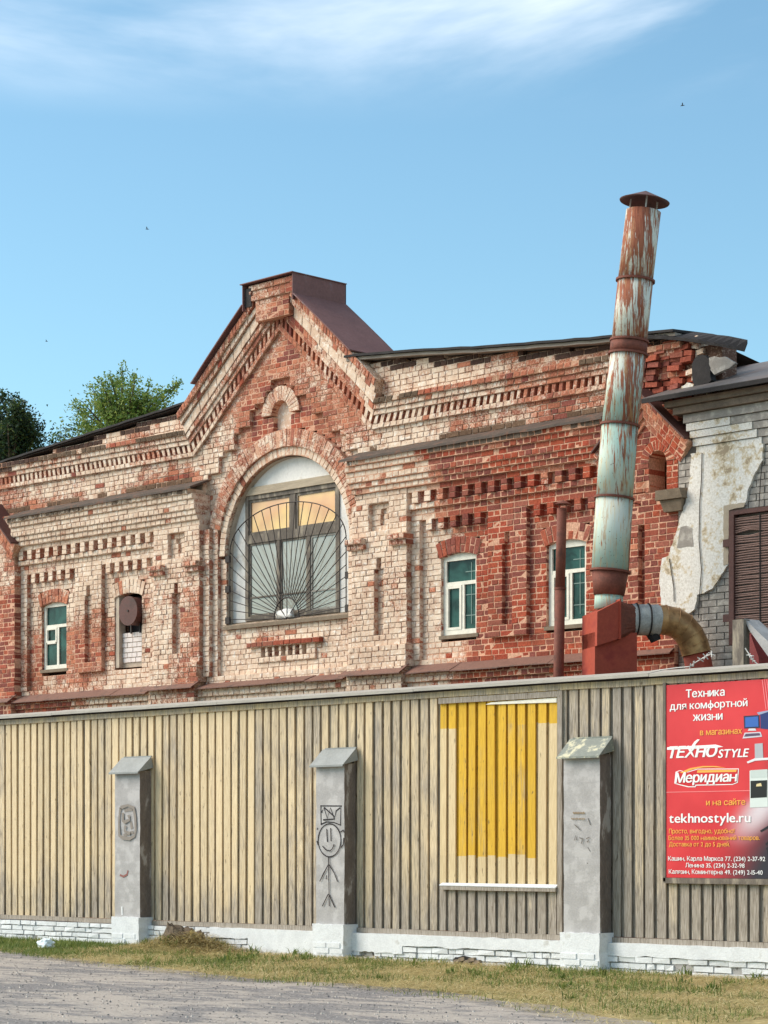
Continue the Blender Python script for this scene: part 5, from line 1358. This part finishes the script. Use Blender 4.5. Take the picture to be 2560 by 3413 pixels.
bpoly([(256, 1104), (268, 1006), (300, 991), (375, 1006), (470, 977), (852, 975), (843, 1096), (800, 1114), (450, 1120), (445, 1136), (385, 1136), (305, 1117)], srgb(204, 30, 40), 0.0045, 'logo_plate')
bpoly([(300, 1010), (400, 965), (520, 945), (640, 945), (740, 962), (620, 955), (520, 958), (420, 978), (350, 1010)], OR_, 0.006, 'logo_arc')
bpoly([(470, 985), (840, 978), (836, 1000), (466, 1008)], OR_, 0.0055, 'logo_bar')
emit_text('Меридиан', 262, 838, 1104, 96, WH, 0.12, 0.03, layer=0.008)
# printed pictures of goods
bpoly([(905, 472), (1052, 462), (1058, 585), (910, 590)], srgb(34, 40, 70), 0.003, 'picture'); bpoly([(920, 485), (1042, 476), (1046, 572), (922, 578)], srgb(50, 100, 180), 0.005, 'picture')
bpoly([(1060, 440), (1150, 415), (1150, 600), (1065, 590)], srgb(28, 46, 110), 0.0035, 'picture'); bpoly([(1030, 440), (1140, 418), (1140, 432), (1050, 462)], srgb(150, 160, 190), 0.005, 'picture')
bpoly([(955, 590), (1015, 590), (1025, 610), (945, 612)], srgb(214, 214, 220), 0.004, 'picture'); bpoly([(915, 630), (1065, 622), (1080, 668), (895, 685)], srgb(206, 204, 214), 0.004, 'picture'); bpoly([(925, 640), (1055, 633), (1065, 655), (910, 668)], srgb(92, 70, 96), 0.006, 'picture')
bpoly([(1010, 735), (1085, 728), (1090, 870), (1012, 880)], srgb(176, 178, 184), 0.004, 'picture'); bpoly([(935, 905), (1010, 872), (1150, 865), (1150, 885), (1015, 895), (945, 920)], srgb(226, 224, 228), 0.005, 'picture')
bpoly([(962, 990), (1134, 980), (1134, 1330), (965, 1338)], srgb(214, 222, 218), 0.004, 'picture'); bpoly([(972, 1085), (1128, 1078), (1126, 1240), (972, 1248)], srgb(20, 20, 22), 0.006, 'picture'); bpoly([(1030, 1115), (1070, 1105), (1080, 1135), (1025, 1138)], srgb(220, 200, 150), 0.008, 'picture'); bpoly([(970, 985), (1130, 975), (1132, 1050), (972, 1058)], srgb(196, 206, 202), 0.006, 'picture')
for q in ([(1060, 1555), (1150, 1500), (1150, 1525), (1070, 1570)], [(1110, 1680), (1150, 1640), (1150, 1670), (1120, 1695)], [(1115, 1720), (1150, 1700), (1150, 1850), (1140, 1850), (1128, 1750)]): bpoly(q, srgb(26, 26, 34), 0.004, 'picture')
for k_ in range(3): bpoly([(1078 + 22 * k_, 130), (1084 + 22 * k_, 130), (1120 + 22 * k_, 410), (1114 + 22 * k_, 410)], srgb(246, 140, 146), 0.003, 'picture')

# ------------------------------------------------------------------ small things
def rope(name, pts, rad, mat, knots, label, cat):
    o = thing(name, pts[0], label, cat)
    m1 = MB(); m1.tube(pts, rad, 5); m1.build('strand', mat, o)
    for k_ in knots:
        p_ = Vector(pts[k_]); m1 = MB()
        for a_ in range(3):
            d = Vector((rnd.uniform(-1, 1), rnd.uniform(-1, 1), rnd.uniform(-1, 1))).normalized() * 0.045; m1.tube([p_ - d, p_ + d], rad * 0.9, 4)
        m1.build('barb', mat, o)
M['wire'] = m_simple('pale_galvanised_wire', srgb(196, 192, 186), 0.6, 0.15)
pts = [at(x, y, 0.12) for x, y in ((2090, 2246), (2150, 2240), (2210, 2232), (2255, 2226), (2300, 2222), (2312, 2212), (2335, 2198), (2352, 2188), (2372, 2180))]
rope('barbed_wire', pts, 0.007, M['wire'], (4, 5, 6, 7, 8), 'barbed wire rising from the fence top in front of the elbow duct', 'wire')
pts = [at(x, y, 0.2) for x, y in ((2484, 2160), (2500, 2185), (2510, 2200), (2535, 2222))]
rope('barbed_wire', pts, 0.007, M['wire'], (1, 2), 'barbed wire in front of the dark red box at the right edge', 'wire')

# stump with torn bark
st = thing('tree_stump', (1.72, -0.42, 0.12), 'rotten grey tree stump in a heap of dry grass against the plinth', 'stump')
sx, sy = 1.72, -0.46
M['bark'] = m_simple('rotten_stump_wood', srgb(112, 98, 82), 0.95, 0.45, 10, (2, 2, 0.5), c2=srgb(62, 52, 44), t2=(0.5, 0.62), bs=0.8)
m1 = MB(); n = 36; lev = 7
for i in range(lev + 1):
    t = i / lev
    for k_ in range(n):
        a_ = 2 * math.pi * k_ / n; fl = 1 + 0.9 * (1 - t) ** 2 * (0.5 + 0.5 * math.sin(a_ * 5 + 1)); r_ = 0.25 * fl * (1 + 0.18 * noise.noise((math.cos(a_) * 2, math.sin(a_) * 2, t * 1.5)))
        z = 0.06 + t * (0.29 + 0.10 * noise.noise((math.cos(a_) * 3, math.sin(a_) * 3, 7)) - 0.10 * math.cos(a_ - 0.3))
        m1.v.append((sx + r_ * 1.25 * math.cos(a_), sy + r_ * 0.8 * math.sin(a_), z))
for i in range(lev):
    for k_ in range(n): j = (k_ + 1) % n; m1.f.append((i * n + k_, i * n + j, (i + 1) * n + j, (i + 1) * n + k_)); m1.c.append((1, 1, 1, 1))
c0 = len(m1.v); m1.v.append((sx - 0.02, sy, 0.24))
for k_ in range(n): m1.f.append((lev * n + k_, lev * n + (k_ + 1) % n, c0)); m1.c.append((1, 1, 1, 1))
m1.build('stump_wood', M['bark'], st)
for k_ in range(26):
    a_ = rnd.uniform(math.pi * 0.95, math.pi * 2.05); r0 = 0.27
    x0, y0 = sx + 0.05 + r0 * 1.25 * math.cos(a_), sy + r0 * 0.85 * math.sin(a_)
    z1 = rnd.uniform(0.14, 0.33); m1 = MB(); m1.tube([(x0, y0, z1), (x0 + rnd.uniform(-.03, .08), y0 - rnd.uniform(.01, .06), z1 * 0.6), (x0 + rnd.uniform(-.02, .16), y0 - rnd.uniform(.06, .14), 0.06)], [0.016, 0.012, 0.006], 5)
    m1.build('root_splinter', M['bark'], st)

# litter
bm = bmesh.new(); bmesh.ops.create_icosphere(bm, subdivisions=3, radius=0.105)
for v in bm.verts:
    k_ = 1 + 0.5 * noise.noise(v.co * 16) + 0.25 * noise.noise(v.co * 40); v.co = Vector((v.co.x * 1.35 * k_, v.co.y * k_, max(v.co.z * 0.85 * k_, -0.05)))
gp = ground(155, 3172); m1 = MB(); m1.add([(v.co.x + gp.x, v.co.y + gp.y, v.co.z + 0.09 + verge_h(gp.x, gp.y)) for v in bm.verts], [[v.index for v in f_.verts] for f_ in bm.faces], (*srgb(226, 236, 240), 1)); bm.free()
tag(m1.build('litter_bag', M['plastic'] if 'plastic' in M else M['print']), 'crumpled white plastic bag lying in the grass at the left', 'litter')

# birds far up in the sky
def bird(px, py, depth, s_, tilt, label):
    c0 = cp(px, py, depth); mb = MB(); bx = RV * s_; up = Vector((0, 0, s_)); fw = -WV * s_
    def W(a_, b_, c_): return c0 + bx * (a_ * math.cos(tilt) - b_ * math.sin(tilt)) + up * (a_ * math.sin(tilt) + b_ * math.cos(tilt)) + fw * c_
    mb.tube([W(-0.5, 0, 0), W(-0.2, 0.02, 0), W(0.2, 0.02, 0), W(0.45, 0.06, 0), W(0.6, 0.05, 0)], [s_ * .02, s_ * .09, s_ * .1, s_ * .07, s_ * .01], 8)
    o = thing('bird', c0, label, 'bird', 'birds in flight'); mb.build('body', M['bird'], o, smooth=True)
    for q in (1, -1):
        m2 = MB(); a_, b_, c_, d_ = W(0.15, 0.06, 0.0), W(-0.12, 0.05, 0.0), W(-0.2, 0.42, 0.9 * q), W(0.02, 0.5, 0.8 * q); e_ = W(-0.3, 0.25, 1.5 * q)
        m2.face([a_, b_, c_, d_]); m2.face([d_, c_, e_]); m2.face([d_, e_, c_]); m2.face([d_, c_, b_, a_]); m2.build('wing', M['bird'], o)
M['bird'] = m_simple('dark_plumage', srgb(70, 80, 92), 0.8, 0.2)
bird(2275, 352, 90, 0.16, 0.1, 'tiny dark bird in the sky right of the flue top')
bird(490, 764, 90, 0.14, -0.1, 'tiny dark bird in the sky above the left roof')
bird(155, 1138, 95, 0.11, 0.0, 'tiny dark bird low in the sky above the dark tree')

# ------------------------------------------------------------------ trees behind the building
def m_leaf(name, c1, c2, tr):
    k = MT(name); c, al = k.attr('col')
    base = k.mix(1.0, c, (1, 1, 1), 'MULTIPLY')
    tn = k.n('ShaderNodeBsdfTranslucent'); k.l(base, tn.inputs[0]); ms = k.n('ShaderNodeMixShader'); ms.inputs[0].default_value = tr
    k.out(base, 0.6, spec=0.25); k.l(k.b.outputs[0], ms.inputs[1]); k.l(tn.outputs[0], ms.inputs[2]); k.l(ms.outputs[0], k.t.nodes['Material Output'].inputs[0]); return k.m
M['leaf'] = m_leaf('tree_leaf', None, None, 0.35)
M['trunk'] = m_simple('tree_bark', srgb(96, 84, 72), 0.95, 0.3, 8, (2, 2, 0.4))
def tree(name, base, H_, crown_z, crown_r, nleaf, cols, label, seed, lsz, spires):
    r_ = random.Random(seed); o = thing(name, base, label, 'tree', 'trees behind the building')
    b = Vector(base); m1 = MB(); top = b + Vector((0.3, 0.2, H_ * 0.9))
    m1.tube([b, b + Vector((0.1, 0, H_ * 0.3)), b + Vector((0.05, 0.1, H_ * 0.6)), top], [0.26, 0.2, 0.13, 0.03], 10); m1.build('trunk', M['trunk'], o, smooth=True)
    tips = []
    spires = list(spires) + [(crown_r * 0.75 * r_.uniform(-1, 1), r_.uniform(-0.8, 0.8), H_ - r_.uniform(0.15, 0.9)) for _ in range(16)]
    for sp_ in spires:
        tips.append(b + Vector(sp_))
    for k_ in range(70):
        a_ = r_.uniform(0, 2 * math.pi); zz = crown_z + (H_ - 0.65 - crown_z) * r_.random() ** 0.6; t = (zz - crown_z) / (H_ - crown_z)
        rad = crown_r * math.sqrt(max(0.02, 1 - max(0, (t - 0.35) / 0.68) ** 2)) * r_.uniform(0.2, 1.0)
        tips.append(b + Vector((rad * math.cos(a_), rad * math.sin(a_), zz)))
    m1 = MB(); lf = MB()
    for i, tp in enumerate(tips):
        z0 = max(H_ * 0.25, (tp.z - b.z) - r_.uniform(0.8, 1.8)); st_ = b + Vector((0.08, 0.05, z0)); md = st_.lerp(tp, 0.5) + Vector((0, 0, 0.1))
        m1.tube([st_, md, tp], [0.05, 0.03, 0.008], 5)
        n = int(nleaf / len(tips))
        ax = (tp - md)
        for q in range(n):
            t = r_.uniform(-0.15, 1.06); s_ = (0.26 if i >= len(spires) else 0.13) * (1.15 - 0.6 * max(0, t)) * crown_r / 2.2
            p_ = md + ax * t + Vector((r_.gauss(0, s_), r_.gauss(0, s_), r_.gauss(0, s_ * 0.8)))
            d = Vector((r_.gauss(0, 1), r_.gauss(0, 1), r_.gauss(0, 0.7))).normalized(); e = d.cross(Vector((r_.gauss(0, 1), r_.gauss(0, 1), r_.gauss(0, 1)))).normalized()
            L0 = lsz * r_.uniform(0.7, 1.3); c = r_.choice(cols); f_ = r_.uniform(0.7, 1.25)
            lf.face([p_ - e * L0 * 0.32, p_ + d * L0 * 0.5 - e * L0 * 0.1, p_ + d * L0 * 0.75, p_ + d * L0 * 0.4 + e * L0 * 0.32], (*[x_ * f_ for x_ in c], 1))
    m1.build('branches', M['trunk'], o); lf.build('crown', M['leaf'], o)
ta = at(395, 1250, 15.0); tb = at(25, 1330, 13.0)
tree('leafy_tree', (ta.x, 15.0, 0), ta.z, ta.z - 5.2, 2.3, 22000, [srgb(108, 136, 60), srgb(134, 154, 72), srgb(92, 120, 62), srgb(152, 162, 86)], 'light green tree top showing above the roof left of the gable', 5, 0.115,
     [(0.15, 0, ta.z + 0.2), (-0.25, 0.2, ta.z - 0.1), (0.75, -0.1, ta.z - 0.15), (-1.0, 0, ta.z - 0.55), (0.95, 0.1, ta.z - 0.6), (1.5, 0, ta.z - 0.9), (-1.5, 0, ta.z - 1.1)])
tree('leafy_tree', (tb.x, 13.0, 0), tb.z, tb.z - 6.5, 2.5, 30000, [srgb(46, 66, 44), srgb(58, 80, 48), srgb(38, 56, 44), srgb(84, 98, 50)], 'dark green tree at the left edge behind the roof', 9, 0.12,
     [(0.3, 0, tb.z), (-0.5, 0.1, tb.z + 0.2), (0.9, 0, tb.z - 0.5), (1.3, 0, tb.z - 0.9), (1.6, 0, tb.z - 1.5)])

# ------------------------------------------------------------------ grass, mown hay, weeds
M['grass'] = m_leaf('grass_blade', None, None, 0.3)
STRAW = [srgb(204, 188, 136), srgb(192, 174, 122), srgb(216, 202, 156), srgb(178, 160, 108), srgb(160, 150, 98)]
GREEN = [srgb(112, 128, 62), srgb(98, 116, 54), srgb(136, 144, 78), srgb(84, 104, 50)]
hay = MB(); gra = MB()
def blade(mb, x, y, z, ln, az, el, wd, c, curve=0.3):
    d = Vector((math.cos(az) * math.cos(el), math.sin(az) * math.cos(el), math.sin(el))); sd_ = Vector((-math.sin(az), math.cos(az), 0)) * wd * 0.5
    p0 = Vector((x, y, z)); p1 = p0 + d * ln * 0.55; p2 = p0 + d * ln + Vector((math.cos(az) * curve * ln * 0.3, math.sin(az) * curve * ln * 0.3, -curve * ln * 0.35))
    if p2.z < z + 0.004: p2.z = z + 0.004
    i = len(mb.v); mb.v += [tuple(p0 - sd_), tuple(p0 + sd_), tuple(p1 + sd_ * 0.8), tuple(p1 - sd_ * 0.8), tuple(p2)]
    mb.f += [(i, i + 1, i + 2, i + 3), (i + 3, i + 2, i + 4)]; mb.c += [(*c, 1)] * 2
for k_ in range(95000):
    x = rnd.uniform(-5.0, 15.5); e = edge_y(x); y = lerp(e - 0.45, -0.14, rnd.random())
    t = (y - e) / (-0.14 - e)
    gn = noise.noise((x * 0.55, y * 0.9, 2)) + 0.5 * noise.noise((x * 2.2, y * 2.2, 4)); 
    left = sstep(3.0, -1.0, x)
    isg = gn + 0.45 * left + 0.0 > rnd.uniform(-0.2, 0.75)
    if t < 0.10 and rnd.random() > max(0.0, (t + 0.16) / 0.34) * (0.5 + 0.9 * (noise.noise((x * 1.6, y * 1.6, 9)) > -0.1)): continue
    z = verge_h(x, y) if t > 0.0 else 0.004
    hp = math.exp(-(((x - 1.85) / 0.9) ** 2 + ((y + 0.55) / 0.6) ** 2))
    if isg and not (hp > 0.3 and rnd.random() < 0.8):
        blade(gra, x, y, z, rnd.uniform(0.05, 0.13) * (1 + 0.3 * left), rnd.uniform(0, 6.283), rnd.uniform(0.5, 1.4), 0.008, jit(rnd.choice(GREEN), 0.2), 0.5)
    else:
        blade(hay, x, y, z + rnd.uniform(0, 0.03) + 0.06 * hp * rnd.random(), rnd.uniform(0.10, 0.26), rnd.uniform(0, 6.283), rnd.uniform(-0.05, 0.35), 0.006, jit(rnd.choice(STRAW), 0.2), 0.6)
for cx_, cy_, s_ in [(at(20, 3170, -0.4).x, -0.5, 1.0)] + [(rnd.uniform(-3.5, 13.0), None, rnd.uniform(0.6, 1.1)) for _ in range(70)]:
    if cy_ is None: cy_ = lerp(edge_y(cx_) + 0.4, -0.2, rnd.random() ** 0.6)
    for k_ in range(26): blade(gra, cx_ + rnd.gauss(0, 0.05), cy_ + rnd.gauss(0, 0.05), verge_h(cx_, cy_), rnd.uniform(0.08, 0.22) * s_, rnd.uniform(0, 6.283), rnd.uniform(0.6, 1.5), 0.016, jit(rnd.choice(GREEN), 0.2), 0.6)
for k_ in range(2600):                     # heap of cuttings round the stump
    a_ = rnd.uniform(0, 6.283); q_ = abs(rnd.gauss(0, 0.5)); x, y = 1.95 + q_ * 1.7 * math.cos(a_), -0.55 + q_ * 0.6 * math.sin(a_)
    if y > -0.15 or (abs(x - 1.68) < 0.25 and y > -0.62): continue
    blade(hay, x, y, verge_h(x, y) + rnd.uniform(0, 0.12) * math.exp(-q_ * 1.5), rnd.uniform(0.14, 0.34), rnd.uniform(0, 6.283), rnd.uniform(-0.2, 0.5), 0.007, jit(rnd.choice(STRAW + [srgb(140, 116, 76), srgb(120, 98, 64)]), 0.2), 0.8)
tag(gra.build('grass', M['grass']), 'short patchy green grass along the plinth', 'grass', kind='stuff')
tag(hay.build('mown_hay', M['grass']), 'dry mown straw lying on the verge', 'hay', kind='stuff')
# loose stones on the road
sto = MB()
for k_ in range(6000):
    x = rnd.uniform(-2, 17); y = rnd.uniform(-11.5, edge_y(x) - 0.05); s_ = rnd.choice((0.004, 0.006, 0.009)) * rnd.uniform(0.7, 1.5)
    c = jit(rnd.choice((srgb(160, 150, 142), srgb(196, 186, 176), srgb(128, 122, 118))), 0.15)
    sto.hexa([(x - s_, y - s_ * .8, -0.003), (x + s_ * .9, y - s_, -0.003), (x + s_, y + s_ * .8, -0.003), (x - s_ * .8, y + s_, -0.003), (x - s_ * .6, y - s_ * .5, s_), (x + s_ * .5, y - s_ * .6, s_ * 1.1), (x + s_ * .6, y + s_ * .5, s_ * .9), (x - s_ * .5, y + s_ * .6, s_)], (*c, 1))
tag(sto.build('gravel', M['col']), 'loose gravel scattered on the worn road', 'gravel', kind='stuff')
